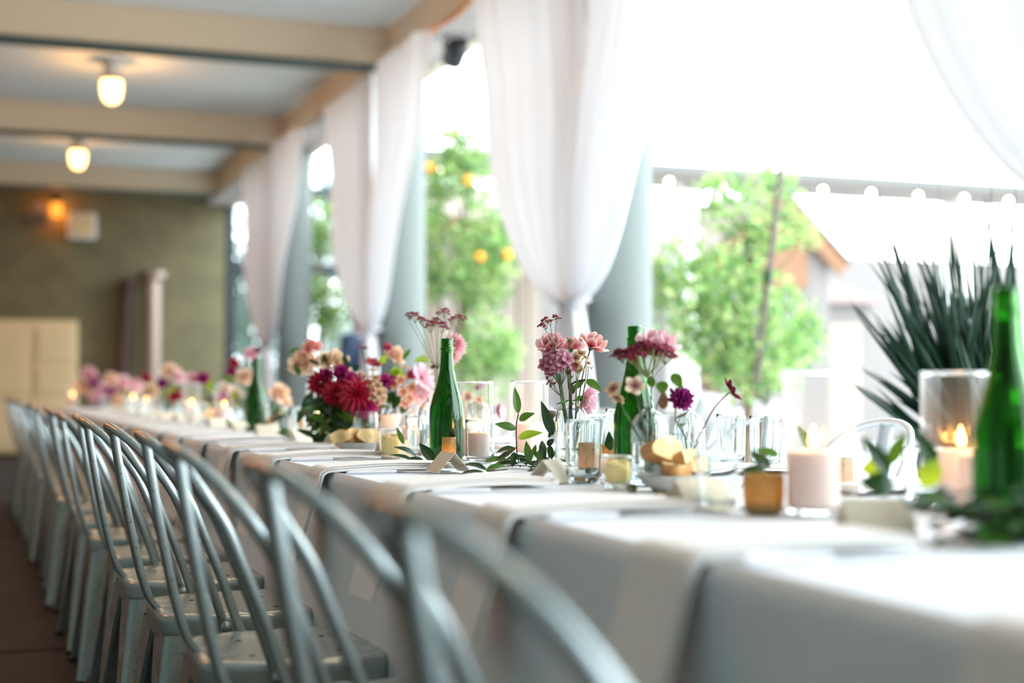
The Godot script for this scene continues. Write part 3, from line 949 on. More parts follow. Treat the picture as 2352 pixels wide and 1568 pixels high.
func make_fork(label: String) -> Node3D:
	var t := thing("table_fork", label, "fork", Vector3.ZERO, 0, "forks along the near edge")
	part(t, "handle", MB.new().tube(smooth([Vector3(0, 0.004, 0), Vector3(0.05, 0.007, 0), Vector3(0.11, 0.01, 0), Vector3(0.135, 0.009, 0)], 3), [0.003, 0.006, 0.0065, 0.006, 0.0055, 0.005, 0.0042, 0.0036, 0.0034, 0.004], 8, 0.4, Vector3.UP).done(M["steel"]))
	part(t, "head", MB.new().tube([Vector3(0.133, 0.009, 0), Vector3(0.145, 0.007, 0), Vector3(0.16, 0.006, 0), Vector3(0.166, 0.006, 0)], [0.0045, 0.01, 0.0125, 0.012], 8, 0.12, Vector3.UP).done(M["steel"]))
	for k in 4:
		var z := -0.0096 + 0.0064 * k
		part(t, "tine", MB.new().tube([Vector3(0.163, 0.006, z), Vector3(0.185, 0.006, z), Vector3(0.205, 0.009, z)], [0.002, 0.0018, 0.0008], 6, 0.6, Vector3.UP).done(M["steel"]))
	return t


# a tent card, its ridge along +X
func make_card(label: String) -> Node3D:
	var t := thing("place_card", label, "place card", Vector3.ZERO, 0, "tent cards at the settings")
	for s in [-1.0, 1.0]:
		part(t, "panel", MB.new().box(Vector3.ZERO, Vector3(0.085, 0.056, 0.0012), 0.0004).done(M["card"]), Transform3D(Basis(Vector3.RIGHT, -s * 0.72), Vector3(0, 0.0215, s * 0.0185)))
	return t


const NEAR_EDGES := [0.746, 1.322, 1.851, 2.376, 2.953]


func build_settings() -> void:
	var mesh := napkin_mesh(0.135, 0.27, 0.175)
	var knife: Node3D
	var fork: Node3D
	var card: Node3D
	for k in 20:
		var e: float = NEAR_EDGES[k] if k < 5 else 2.953 + 0.556 * (k - 4)
		var nth: String = COUNT[k]
		var turn := 0.05 * sin(k * 2.7)
		single("napkin", "%s folded ivory napkin from the near end, draped over the table edge before the chairs" % nth, "napkin", mesh, Transform3D(Basis(Vector3.UP, turn), Vector3(0.724, 0.7505, -e - 0.07)), "napkins along the near edge")
		var ka := Vector3(0.745, 0.75, -e + 0.028)
		var la := "silver table knife beside the %s napkin from the near end of the near edge" % nth
		if k == 0:
			knife = make_knife(la)
			knife.position = ka
			fork = make_fork("silver fork beside the first napkin from the near end of the near edge")
			fork.position = Vector3(0.8, 0.75, -e - 0.19)
		else:
			copy(knife, la, ka, -0.05 + 0.06 * sin(k * 1.3))
			copy(fork, "silver fork beside the %s napkin from the near end of the near edge" % nth, Vector3(0.8, 0.75, -e - 0.175), 0.05 * sin(k * 3.1))
		var ca := Vector3(1.03, 0.7505, -e - 0.05 + 0.03 * sin(k * 1.9))
		var ct := 0.4 + 0.3 * sin(k * 2.2)
		if k == 3:
			ca = Vector3(1.0462, 0.75, -2.5411)
			ct = 0.8
		elif k == 4:
			ca = Vector3(0.9574, 0.75, -2.8961)
			ct = 1.6
		elif k == 1:
			ca = Vector3(1.056, 0.75, -1.5097)
			ct = -0.3
		var lc := "folded tent place card behind the %s napkin from the near end" % nth
		if k == 0:
			card = make_card(lc)
			card.position = ca + Vector3(0, 0.0015, 0)
			card.rotation.y = ct
		else:
			copy(card, lc, ca + Vector3(0, 0.0015, 0), ct)
	for k in 12:
		var e := 1.55 + 0.556 * k
		single("napkin", "%s folded ivory napkin from the near end, draped over the courtyard-side table edge" % COUNT[k], "napkin", mesh, Transform3D(Basis(Vector3.UP, PI), Vector3(1.668, 0.7505, -e)), "napkins along the courtyard edge")
		var o := copy(knife, "silver table knife beside the %s courtyard-side napkin from the near end" % COUNT[k], Vector3(1.645, 0.75, -e - 0.1), PI + 0.04)
		o.set_meta("group", "knives along the courtyard edge")


# ---------------------------------------------------------------- glass, candles, bread

func vase(at: Vector3, r: float, h: float, label: String) -> void:
	var t := thing("cylinder_vase", label, "vase", at, 0, "clear cylinder vases along the table")
	part(t, "wall", MB.new().lathe([Vector2(r, 0.004), Vector2(r, h * 0.5), Vector2(r, h - 0.002)], 48).done(M["pane"]))
	part(t, "rim", MB.new().lathe([Vector2(r - 0.0032, h - 0.004), Vector2(r - 0.0025, h - 0.006), Vector2(r + 0.0006, h - 0.006), Vector2(r + 0.001, h - 0.003), Vector2(r - 0.001, h), Vector2(r - 0.003, h - 0.001), Vector2(r - 0.0032, h - 0.004)], 48).done(M["clear_glass"]))
	part(t, "base", MB.new().lathe([Vector2(0, 0.001), Vector2(r - 0.004, 0.001), Vector2(r - 0.0005, 0.003), Vector2(r - 0.0005, 0.009), Vector2(r - 0.003, 0.012), Vector2(0, 0.009)], 40).done(M["clear_glass"]))


func candle(at: Vector3, r: float, h: float, label: String, light := 0.006, big := 1.0) -> void:
	var t := thing("pillar_candle", label, "candle", at, 0, "lit pillar candles along the table")
	part(t, "wax", MB.new().lathe([Vector2(0, 0), Vector2(r * 0.97, 0), Vector2(r, 0.002), Vector2(r, h - 0.004), Vector2(r * 0.97, h - 0.001), Vector2(r * 0.9, h), Vector2(r * 0.75, h - 0.002), Vector2(r * 0.4, h - 0.005), Vector2(0, h - 0.005)], 32).done(M["wax"]))
	part(t, "wick", MB.new().tube([Vector3(0, h - 0.006, 0), Vector3(0.0005, h + 0.002, 0), Vector3(0.0015, h + 0.006, 0)], 0.0009, 6).done(M["wick"]))
	flame(t, Vector3(0.001, h + 0.004, 0), big)
	omni("candle_light", at + Vector3(0.001, h + 0.004 + 0.009 * big, 0), Color(1.0, 0.66, 0.32), light * 1.6, 0.01)


func flame(t: Node3D, at: Vector3, big := 1.0) -> void:
	part(t, "flame", MB.new().lathe([Vector2(0, 0), Vector2(0.0028, 0.002), Vector2(0.0046, 0.006), Vector2(0.0048, 0.009), Vector2(0.0036, 0.015), Vector2(0.0018, 0.021), Vector2(0, 0.026)], 12).done(M["flame"]), Transform3D(Basis.from_scale(Vector3.ONE * big), at))


# straight or flared drinking glass with a thick base
func tumbler(called: String, at: Vector3, r0: float, r1: float, h: float, label: String, group: String, belly := 0.0) -> Node3D:
	var t := thing(called, label, "glass", at, 0, group)
	var out := []
	var inn := []
	for k in 13:
		var u := k / 12.0
		var r := lerpf(r0, r1, u) + belly * sin(u * PI)
		if u < 0.1:
			r -= 0.004 * (1.0 - u / 0.1)
		out.append(Vector2(r, 0.001 + (h - 0.001) * u))
		inn.append(Vector2(maxf(0.0, r - 0.0017), 0.001 + (h - 0.001) * u))
	var prof := [Vector2(0, 0.001)]
	prof.append_array(out)
	for k in range(12, 0, -1):
		if inn[k].y > 0.012:
			prof.append(inn[k])
	prof.append(Vector2(r0 * 0.8, 0.011))
	prof.append(Vector2(0, 0.01))
	part(t, "glass_body", MB.new().lathe(prof, 40).done(M["clear_glass"]))
	return t


func water_in(t: Node3D, r0: float, r1: float, lo: float, hi: float) -> void:
	part(t, "water", MB.new().lathe([Vector2(0, lo), Vector2(r0 * 0.9, lo), Vector2(r0, lo + 0.004), Vector2(r1, hi), Vector2(r1, hi), Vector2(0, hi)], 32).done(M["water"]))


func bottle(at: Vector3, label: String, level: float) -> void:
	var t := thing("wine_bottle", label, "bottle", at, rng.randf() * 6.0, "green glass bottles along the table")
	var o := [Vector2(0.035, 0.001), Vector2(0.040, 0.004), Vector2(0.0425, 0.01), Vector2(0.0428, 0.06), Vector2(0.0428, 0.11), Vector2(0.0415, 0.128), Vector2(0.038, 0.145), Vector2(0.032, 0.166), Vector2(0.0262, 0.186), Vector2(0.0215, 0.205), Vector2(0.0182, 0.222), Vector2(0.0162, 0.24), Vector2(0.0152, 0.262), Vector2(0.015, 0.272), Vector2(0.0168, 0.2735), Vector2(0.017, 0.277), Vector2(0.0155, 0.2795), Vector2(0.0142, 0.281), Vector2(0.0142, 0.286), Vector2(0.0152, 0.2875), Vector2(0.0142, 0.289), Vector2(0.0152, 0.2915), Vector2(0.0142, 0.2935), Vector2(0.015, 0.296), Vector2(0.0145, 0.3), Vector2(0.0125, 0.3015)]
	var prof := [Vector2(0, 0.012), Vector2(0.015, 0.009)]
	prof.append_array(o)
	var inn := []
	for k in range(13, 0, -1):
		inn.append(Vector2(o[k].x - 0.0028, maxf(o[k].y, 0.009)))
	prof.append(Vector2(0.0105, 0.3))
	prof.append(Vector2(0.0105, 0.28))
	prof.append_array(inn)
	prof.append(Vector2(0.018, 0.014))
	prof.append(Vector2(0, 0.018))
	part(t, "glass_body", MB.new().lathe(prof, 48).done(M["green_glass"]))
	var liquid := [Vector2(0, 0.0185), Vector2(0.018, 0.0145)]
	var last := Vector2(0.0395, 0.01)
	for k in range(inn.size() - 1, -1, -1):
		var q: Vector2 = inn[k] - Vector2(0.0004, 0)
		if q.y < level:
			liquid.append(q)
			last = q
		else:
			var m := last.lerp(q, (level - last.y) / (q.y - last.y))
			liquid.append(m)
			liquid.append(m)
			break
	liquid.append(Vector2(0, level))
	part(t, "wine", MB.new().lathe(liquid, 40).done(M["wine"]))


# straight-sided bottle with a round shoulder and a narrow neck, half full of water
func bud_vase(at: Vector3, k: float, label: String) -> void:
	var t := thing("bud_vase", label, "vase", at, 0, "clear bud vases along the table")
	var o := [Vector2(0.032, 0.001), Vector2(0.0355, 0.004), Vector2(0.0365, 0.01), Vector2(0.0365, 0.06), Vector2(0.0365, 0.105), Vector2(0.0352, 0.118), Vector2(0.0315, 0.129), Vector2(0.0255, 0.137), Vector2(0.018, 0.142), Vector2(0.0135, 0.145), Vector2(0.0125, 0.149), Vector2(0.014, 0.152)]
	var prof := [Vector2(0, 0.004)]
	for q in o:
		prof.append(q * k)
	for j in range(o.size() - 1, 1, -1):
		prof.append((o[j] - Vector2(0.0022, 0.0006)) * k)
	prof.append(Vector2(0.03, 0.009) * k)
	prof.append(Vector2(0, 0.009) * k)
	part(t, "glass_body", MB.new().lathe(prof, 48).done(M["clear_glass"]))
	water_in(t, 0.0325 * k, 0.0338 * k, 0.0095 * k, 0.082 * k)


func votive(at: Vector3, r0: float, r1: float, h: float, label: String) -> void:
	var t := thing("gold_votive", label, "candle holder", at, 0, "gold glass votives along the table")
	part(t, "cup", MB.new().lathe([Vector2(0, 0.001), Vector2(r0 * 0.9, 0.001), Vector2(r0, 0.004), Vector2((r0 + r1) * 0.52, h * 0.5), Vector2(r1, h - 0.003), Vector2(r1 - 0.001, h), Vector2(r1 - 0.0025, h - 0.002), Vector2((r0 + r1) * 0.52 - 0.002, h * 0.5), Vector2(r0 - 0.002, 0.006), Vector2(0, 0.005)], 32).done(M["gold_glass"]))
	part(t, "tealight", MB.new().lathe([Vector2(0, 0.0055), Vector2(r0 * 0.75, 0.0055), Vector2(r0 * 0.75, 0.018), Vector2(0, 0.018)], 20).done(M["wax"]))
	flame(t, Vector3(0, 0.02, 0), 0.7)
	omni("votive_light", at + Vector3(0, 0.028, 0), Color(1.0, 0.88, 0.66), 0.003, 0.008)


func slice(at: Vector3, turn: Basis, r: float, w: float, label: String) -> void:
	var t := thing("bread_slice", label, "bread", at, 0, "bread in the bowls on the table")
	var rim := []
	for k in 9:
		var u := k / 8.0
		rim.append(Vector2(r * (0.96 + 0.06 * sin(u * PI)), (u - 0.5) * w))
	var sd := rng.randf() * 6.0
	var lump := func(q: Vector3) -> Vector3:
		var a := atan2(q.z, q.x)
		return Vector3(q.x * (1.25 + 0.12 * sin(a * 2 + sd)), q.y + 0.003 * sin(q.x * 160 + sd), q.z * (0.85 + 0.12 * cos(a * 3 + sd)))
	var cr := MB.new().lathe(rim, 26)
	for i in cr.v.size():
		cr.v[i] = turn * lump.call(cr.v[i])
	part(t, "crust", cr.done(M["crust"]))
	var cb := MB.new()
	for s in [-1.0, 1.0]:
		cb.grid(26, 5, func(u: float, v: float) -> Vector3:
			var q := Vector3(cos(u * TAU) * r * 0.97 * v, s * (w / 2 + 0.0008 + 0.0018 * sin(v * 9.0 + u * 30.0)), sin(u * TAU) * r * 0.97 * v)
			return turn * lump.call(q), true)
	part(t, "crumb", cb.done(M["crumb"]))


func bread_bowl(at: Vector3, r: float, label: String, pieces: Array, where: String) -> void:
	var t := thing("bread_bowl", label, "bowl", at, 0, "bowls of bread along the table")
	part(t, "bowl", MB.new().lathe([Vector2(0, 0.001), Vector2(r * 0.55, 0.001), Vector2(r * 0.58, 0.005), Vector2(r * 0.85, 0.014), Vector2(r, 0.028), Vector2(r * 1.01, 0.03), Vector2(r * 0.985, 0.03), Vector2(r * 0.82, 0.017), Vector2(r * 0.5, 0.009), Vector2(0, 0.008)], 40).done(M["bowl_grey"]))
	var n := 0
	for q in pieces:
		slice(at + q[0], Basis.from_euler(q[1]), q[2], q[3], "%s bread slice in the bowl %s" % [["round upright", "flat crusty", "leaning pale", "small torn", "broken end"][n], where])
		n += 1


func butter_glass(at: Vector3, r: float, h: float, where: String) -> void:
	var t := thing("butter_glass", "short flared glass of yellow butter %s" % where, "glass", at, 0, "small glasses of butter")
	part(t, "wall", MB.new().lathe([Vector2(r * 0.82, 0.004), Vector2(r * 0.92, h * 0.5), Vector2(r, h - 0.002)], 36).done(M["pane"]))
	part(t, "rim", MB.new().lathe([Vector2(r - 0.002, h - 0.003), Vector2(r + 0.0005, h - 0.004), Vector2(r, h), Vector2(r - 0.002, h - 0.001), Vector2(r - 0.002, h - 0.003)], 36).done(M["clear_glass"]))
	part(t, "base", MB.new().lathe([Vector2(0, 0.001), Vector2(r * 0.8, 0.001), Vector2(r * 0.82, 0.004), Vector2(r * 0.82, 0.01), Vector2(0, 0.01)], 36).done(M["clear_glass"]))
	var mb := MB.new()
	mb.lathe([Vector2(0, 0.012), Vector2(r * 0.72, 0.012), Vector2(r * 0.82, h * 0.6), Vector2(r * 0.7, h * 0.72), Vector2(0, h * 0.74)], 20)
	for k in 9:
		var a := k * 2.4
		mb.ball(Vector3(cos(a) * r * 0.45, h * (0.66 + 0.04 * (k % 3)), sin(a) * r * 0.45), Vector3(0.011, 0.008, 0.01), 8, 5)
	single("butter", "lumpy yellow butter filling the short glass %s" % where, "butter", mb.done(M["butter"]), Transform3D(Basis(), at))


func build_tableware() -> void:
	bottle(Vector3(1.1115, 0.75, -3.3727), "green glass bottle standing left of the nearest cylinder vase in focus", 0.16)
	bottle(Vector3(1.2317, 0.75, -2.5562), "green glass bottle behind the dark red yarrow and the grey column", 0.158)
	bottle(Vector3(1.1705, 0.75, -1.4019), "large blurred green glass bottle at the right end of the table", 0.185)
	bottle(Vector3(1.1193, 0.75, -5.8962), "small dark green glass bottle far down the table with pink flowers over it", 0.15)
	# cylinder vases, each with a candle
	var vs := [[Vector3(1.1925, 0.75, -3.4061), 0.05, 0.196, "cylinder vase beside the green bottle, behind the candle in a tumbler", 0.031, 0.068], [Vector3(1.3828, 0.75, -3.505), 0.05, 0.198, "cylinder vase behind the upright leafy sprig", 0.034, 0.074], [Vector3(1.1359, 0.75, -1.7576), 0.051, 0.205, "large cylinder vase before the far chairs", 0.0365, 0.079], [Vector3(1.3889, 0.75, -1.7791), 0.051, 0.205, "cylinder vase before the black planter", 0.032, 0.076], [Vector3(1.2694, 0.75, -5.4108), 0.05, 0.2, "cylinder vase left of the big flower bowl", 0.033, 0.05], [Vector3(1.2656, 0.75, -4.1812), 0.045, 0.19, "cylinder vase right of the big flower bowl", 0.03, 0.05],
		[Vector3(1.1226, 0.75, -7.7148), 0.05, 0.2, "cylinder vase among the distant magenta flowers", 0.034, 0.07], [Vector3(1.085, 0.75, -9.4419), 0.05, 0.2, "cylinder vase among the distant peach flowers", 0.034, 0.07], [Vector3(1.1379, 0.75, -10.7064), 0.05, 0.2, "cylinder vase near the far end of the table", 0.034, 0.08], [Vector3(0.8402, 0.75, -12.5325), 0.05, 0.2, "cylinder vase at the very end of the table", 0.034, 0.09], [Vector3(1.1322, 0.75, -6.7476), 0.05, 0.2, "cylinder vase before the small dark bottle", 0.034, 0.07]]
	var n := 0
	for q in vs:
		vase(q[0], q[1], q[2], "clear " + q[3])
		var at: Vector3 = q[0] + Vector3(0, 0.0125, 0)
		if n == 0:
			at += Vector3(-0.012, 0, 0.004)
		elif n == 2:
			at += Vector3(-0.012, 0, 0.003)
		elif n == 3:
			at += Vector3(0.008, 0, 0.0)
		candle(at, q[4], q[5], "lit white pillar candle in the " + q[3].replace(", behind the candle in a tumbler", ""), 0.006, 1.25 if n > 1 else 1.0)
		n += 1
	candle(Vector3(1.3523, 0.75, -1.686), 0.026, 0.085, "second lit candle beside the cylinder vase next to the large blurred bottle", 0.006, 1.2)
	var t1 := Vector3(1.1552, 0.75, -3.249)
	tumbler("candle_tumbler", t1, 0.0335, 0.0355, 0.104, "clear tumbler holding a lit candle, before the nearest cylinder vase", "tumblers")
	candle(t1 + Vector3(-0.004, 0.011, 0.002), 0.0255, 0.062, "lit pinkish white candle in the clear tumbler, sharpest of all", 0.006, 1.15)
	bud_vase(Vector3(1.265, 0.75, -2.9503), 1.0, "clear round-shouldered bud vase in focus, with roses and mauve florets")
	bud_vase(Vector3(1.1823, 0.75, -2.393), 0.95, "clear round-shouldered bud vase holding the dark red yarrow")
	bud_vase(Vector3(1.1716, 0.75, -3.6817), 1.0, "clear bud vase behind the green bottle, under the airy yarrow heads")
	bud_vase(Vector3(1.404, 0.75, -3.9679), 0.95, "clear bud vase seen through the nearest cylinder vase")
	bud_vase(Vector3(1.344, 0.75, -2.5456), 0.9, "clear bud vase holding the purple flower, behind the bread")
	bud_vase(Vector3(1.1755, 0.75, -5.7142), 1.0, "clear bud vase with peach flowers left of the tall cylinder vase")
	bud_vase(Vector3(1.1632, 0.75, -6.4147), 1.0, "clear bud vase left of the small dark bottle")
	bud_vase(Vector3(1.1535, 0.75, -7.1678), 1.0, "clear bud vase with distant magenta flowers")
	bud_vase(Vector3(1.1361, 0.75, -8.7801), 1.0, "clear bud vase with distant peach and crimson flowers")
	bud_vase(Vector3(1.1447, 0.75, -10.9179), 1.0, "clear bud vase with distant pale pink flowers")
	bud_vase(Vector3(1.0509, 0.75, -12.4523), 1.0, "clear bud vase with mauve flowers at the table's far end")
	var gl := [[Vector3(1.0956, 0.75, -2.5009), 0.031, 0.036, 0.12, "tall clear glass before the bud vase of roses"], [Vector3(1.1177, 0.75, -3.6487), 0.026, 0.029, 0.106, "clear straight glass left of the green bottle in focus"], [Vector3(1.0959, 0.75, -4.0852), 0.03, 0.035, 0.11, "stemless wine glass before the big flower bowl"], [Vector3(1.0301, 0.75, -1.8621), 0.026, 0.033, 0.085, "short clear glass beside the round gold votive"], [Vector3(1.6475, 0.75, -2.9118), 0.031, 0.034, 0.12, "clear glass before the far chairs, left of a matching one"], [Vector3(1.6163, 0.75, -2.7096), 0.031, 0.034, 0.12, "clear glass before the far chairs, left of the large cylinder vase"], [Vector3(1.3428, 0.75, -2.9742), 0.03, 0.033, 0.12, "clear glass right of the bud vase of roses"], [Vector3(1.4355, 0.75, -1.922), 0.026, 0.033, 0.085, "short clear glass among dark leaves before the planter"], [Vector3(1.1825, 0.75, -4.8016), 0.03, 0.034, 0.11, "clear glass left of the bread and the flower bowl"], [Vector3(1.1151, 0.75, -5.0413), 0.03, 0.034, 0.11, "clear glass at the foot of the tall cylinder vase down the table"], [Vector3(1.1586, 0.75, -5.9882), 0.03, 0.034, 0.11, "clear glass at the foot of the small dark bottle"], [Vector3(1.447, 0.75, -3.0951), 0.026, 0.03, 0.13, "slim clear glass left of the second green bottle"]]
	for q in gl:
		var t := tumbler("drinking_glass", q[0], q[1], q[2], q[3], q[4], "drinking glasses on the table", 0.004 if q[4].begins_with("stemless") else 0.0)
		if q[4].begins_with("clear straight"):
			water_in(t, q[1] - 0.004, q[2] - 0.004, 0.012, 0.07)
	for k in 6:
		tumbler("drinking_glass", Vector3(1.0 + 0.05 * sin(k * 2.0), 0.75, -6.6 - 0.9 * k), 0.03, 0.034, 0.11, "%s of the distant drinking glasses along the middle of the table" % COUNT[k], "drinking glasses on the table")
	votive(Vector3(1.1722, 0.75, -2.6431), 0.024, 0.0245, 0.07, "straight gold glass votive seen through the tall clear glass")
	votive(Vector3(1.0787, 0.75, -3.2567), 0.016, 0.0165, 0.062, "slim gold glass votive between the green bottle and the cylinder vase")
	votive(Vector3(1.2827, 0.75, -2.783), 0.024, 0.026, 0.06, "gold glass votive at the foot of the second green bottle")
	votive(Vector3(1.0724, 0.75, -1.8032), 0.027, 0.03, 0.057, "round bright gold votive glowing beside the large candle")
	votive(Vector3(1.4221, 0.75, -2.1412), 0.026, 0.028, 0.06, "gold votive glimpsed behind the large cylinder vase")
	votive(Vector3(1.2897, 0.75, -5.8313), 0.022, 0.024, 0.055, "small gold votive beside the peach flowers down the table")
	butter_glass(Vector3(1.0886, 0.75, -2.3323), 0.0295, 0.06, "before the second green bottle")
	butter_glass(Vector3(1.0043, 0.75, -3.4991), 0.03, 0.076, "beside the bread bowl left of the green bottle")
	bread_bowl(Vector3(1.1495, 0.75, -2.2449), 0.058, "grey bowl of bread before the bud vase of dark yarrow", [[Vector3(-0.012, 0.072, -0.012), Vector3(1.3, 0.3, 0), 0.026, 0.034], [Vector3(0.0, 0.04, 0.022), Vector3(0.15, 0.4, 0.1), 0.026, 0.02], [Vector3(0.03, 0.05, 0.006), Vector3(1.1, 0.9, 0.3), 0.025, 0.026], [Vector3(0.034, 0.045, -0.03), Vector3(0.9, 0.2, 0.6), 0.02, 0.022]], "under the dark yarrow")
	bread_bowl(Vector3(1.0118, 0.75, -3.8496), 0.062, "grey bowl of bread before the big flower bowl", [[Vector3(-0.045, 0.042, 0.0), Vector3(1.2, 0.0, 0.7), 0.026, 0.018], [Vector3(-0.012, 0.045, -0.012), Vector3(1.3, 0.5, 0.3), 0.024, 0.026], [Vector3(0.026, 0.044, 0.01), Vector3(1.25, -0.4, -0.5), 0.028, 0.026], [Vector3(0.02, 0.03, -0.03), Vector3(0.4, 0.4, 0), 0.024, 0.022]], "before the big flower bowl")
	bread_bowl(Vector3(1.121, 0.75, -6.966), 0.06, "grey bowl of bread far down the table before the magenta flowers", [[Vector3(-0.02, 0.05, 0), Vector3(1.1, 0.2, 0.4), 0.03, 0.03], [Vector3(0.03, 0.05, 0.01), Vector3(1.0, 1.0, 0), 0.028, 0.026]], "far down the table")
	var cp := thing("flower_bowl", "grey footed bowl holding the big red and magenta arrangement", "bowl", Vector3(1.1976, 0.75, -4.3141))
	part(cp, "bowl", MB.new().lathe([Vector2(0, 0.001), Vector2(0.042, 0.001), Vector2(0.04, 0.008), Vector2(0.02, 0.016), Vector2(0.018, 0.026), Vector2(0.05, 0.042), Vector2(0.068, 0.075), Vector2(0.07, 0.098), Vector2(0.066, 0.098), Vector2(0.062, 0.075), Vector2(0, 0.045)], 40).done(M["bowl_grey"]))

# ---------------------------------------------------------------- flowers

const PINK := Color(0.72, 0.3, 0.33)
const BLUSH := Color(0.9, 0.62, 0.56)
const PALE := Color(0.9, 0.7, 0.7)
const PEACH := Color(0.82, 0.52, 0.32)
const CREAM := Color(0.86, 0.7, 0.5)
const TAN := Color(0.66, 0.42, 0.2)
const CRIMSON := Color(0.42, 0.006, 0.035)
const MAGENTA := Color(0.4, 0.012, 0.16)
const PURPLE := Color(0.28, 0.012, 0.17)
const MAUVE := Color(0.42, 0.14, 0.2)
const WINE := Color(0.15, 0.008, 0.022)
const CORAL := Color(0.78, 0.24, 0.18)


# one petal of a rose or dahlia, one long, growing along +Y and cupped towards -Z; tone at its foot and its tip
func petal_shape(mb: MB, w: Transform3D, foot: Color, tip: Color, wide: float, cup: float, curl: float, point := 0.0, ruffle := 0.0, nu := 6, nv := 6) -> void:
	var s := mb.v.size()
	for j in nv + 1:
		var v := float(j) / nv
		mb.col = foot.lerp(tip, smoothstep(0.1, 0.9, v))
		var prof := pow(sin(PI * (0.1 + 0.82 * v)), 0.7) * lerpf(0.6, 1.0, v)
		if point > 0:
			prof = lerpf(prof, sin(PI * pow(v, 0.75)) * 0.95, point)
		for i in nu + 1:
			var u := 2.0 * i / nu - 1.0
			var y := v * (1.0 - 0.1 * u * u * v * (1.0 - point))
			var z := -cup * (1.0 - u * u) * prof * 0.5 + cup * 0.4 * sin(v * PI) + curl * v * v * v + ruffle * sin(u * 7.0 + v * 3.0) * v
			mb.p(w * Vector3(u * wide * 0.5 * prof, y - absf(curl) * 0.2 * v * v * v, z))
	for j in nv:
		for i in nu:
			var a := s + j * (nu + 1) + i
			mb.quad(a, a + 1, a + nu + 2, a + nu + 1)


# where petal number k of a ring of n stands: leaning out by "lean" from the bloom's axis (+Y)
func stand(k: int, n: int, turn: float, lean: float, size: float, out: float, up: float) -> Transform3D:
	var a := TAU * k / n + turn
	var d := Vector3(cos(a), 0, sin(a))
	var y := (Vector3.UP * cos(lean) + d * sin(lean)).normalized()
	var x := Vector3(-sin(a), 0, cos(a))
	return Transform3D(Basis(x * size, y * size, x.cross(y) * -size), d * out + Vector3.UP * up)


# rings: [count, lean, length, wide, cup, curl, out, up]
func rose_rings(open: float) -> Array:
	return [[4, 0.08, 0.8, 0.7, 0.5, 0.0, 0.06, 0.12], [5, 0.22 + 0.1 * open, 0.95, 0.85, 0.5, 0.05, 0.12, 0.08], [5, 0.4 + 0.35 * open, 1.05, 1.0, 0.45, 0.1, 0.17, 0.05], [5, 0.6 + 0.65 * open, 1.1, 1.1, 0.4, 0.2, 0.2, 0.0]]


func rose_mesh(foot: Color, tip: Color, open: float) -> ArrayMesh:
	var mb := MB.new()
	var n := 0
	for q in rose_rings(open):
		for k in q[0]:
			petal_shape(mb, stand(k, q[0], n * 0.7 + 0.1 * k, q[1], q[2], q[6], q[7]), foot, tip.lerp(foot, 0.25 if n < 2 else 0.0), q[3], q[4], q[5] + 0.06 * sin(k * 2.0 + n), 0.0, 0.02)
		n += 1
	return mb.done(M["petals"])


func dahlia_mesh(foot: Color, tip: Color) -> ArrayMesh:
	var mb := MB.new()
	for ring_ in 6:
		var n: int = [5, 8, 11, 13, 14, 14][ring_]
		for k in n:
			petal_shape(mb, stand(k, n, ring_ * 0.37, 0.12 + 0.3 * ring_, lerpf(0.55, 1.05, ring_ / 5.0) * (1.0 + 0.08 * sin(k * 3.0)), 0.03 + 0.03 * ring_, 0.22 - 0.05 * ring_), foot, tip, 0.36, 0.3, 0.06, 0.75, 0.0, 4, 5)
	return mb.done(M["petals"])


# a ball of ruffled petals: carnation, scabious, pompon
func puff_mesh(foot: Color, tip: Color, n: int, wide: float) -> ArrayMesh:
	var mb := MB.new()
	for k in n:
		var u := (k + 0.5) / n
		var lean := acos(1.0 - 1.55 * u)
		petal_shape(mb, stand(0, 1, k * 2.39996, lean, 0.75 + 0.2 * sin(k * 1.7) * 0.5, 0.05, 0.2), foot, tip.lerp(foot, 0.3 * absf(sin(k * 1.3))), wide, 0.3, 0.1, 0.0, 0.07, 4, 4)
	return mb.done(M["petals"])


# five round petals round a dark eye
func floret_shape(mb: MB, w: Transform3D, eye: Color, tip: Color) -> void:
	for k in 5:
		petal_shape(mb, w * stand(k, 5, 0.0, 1.25, 1.0, 0.04, 0.0), eye, tip, 0.95, 0.15, 0.12, 0.0, 0.03, 4, 4)
	mb.col = eye * 0.6
	mb.ball(w * Vector3(0, 0.06, 0), Vector3.ONE * 0.1 * w.basis.x.length(), 6, 4)
	mb.col = Color(0.3, 0.36, 0.14)
	mb.tube([w * Vector3(0, -0.9, 0), w * Vector3(0, 0, 0)], [0.05 * w.basis.x.length(), 0.12 * w.basis.x.length()], 5)


func floret_mesh(eye: Color, tip: Color) -> ArrayMesh:
	var mb := MB.new()
	floret_shape(mb, Transform3D(), eye, tip)
	return mb.done(M["petals"])


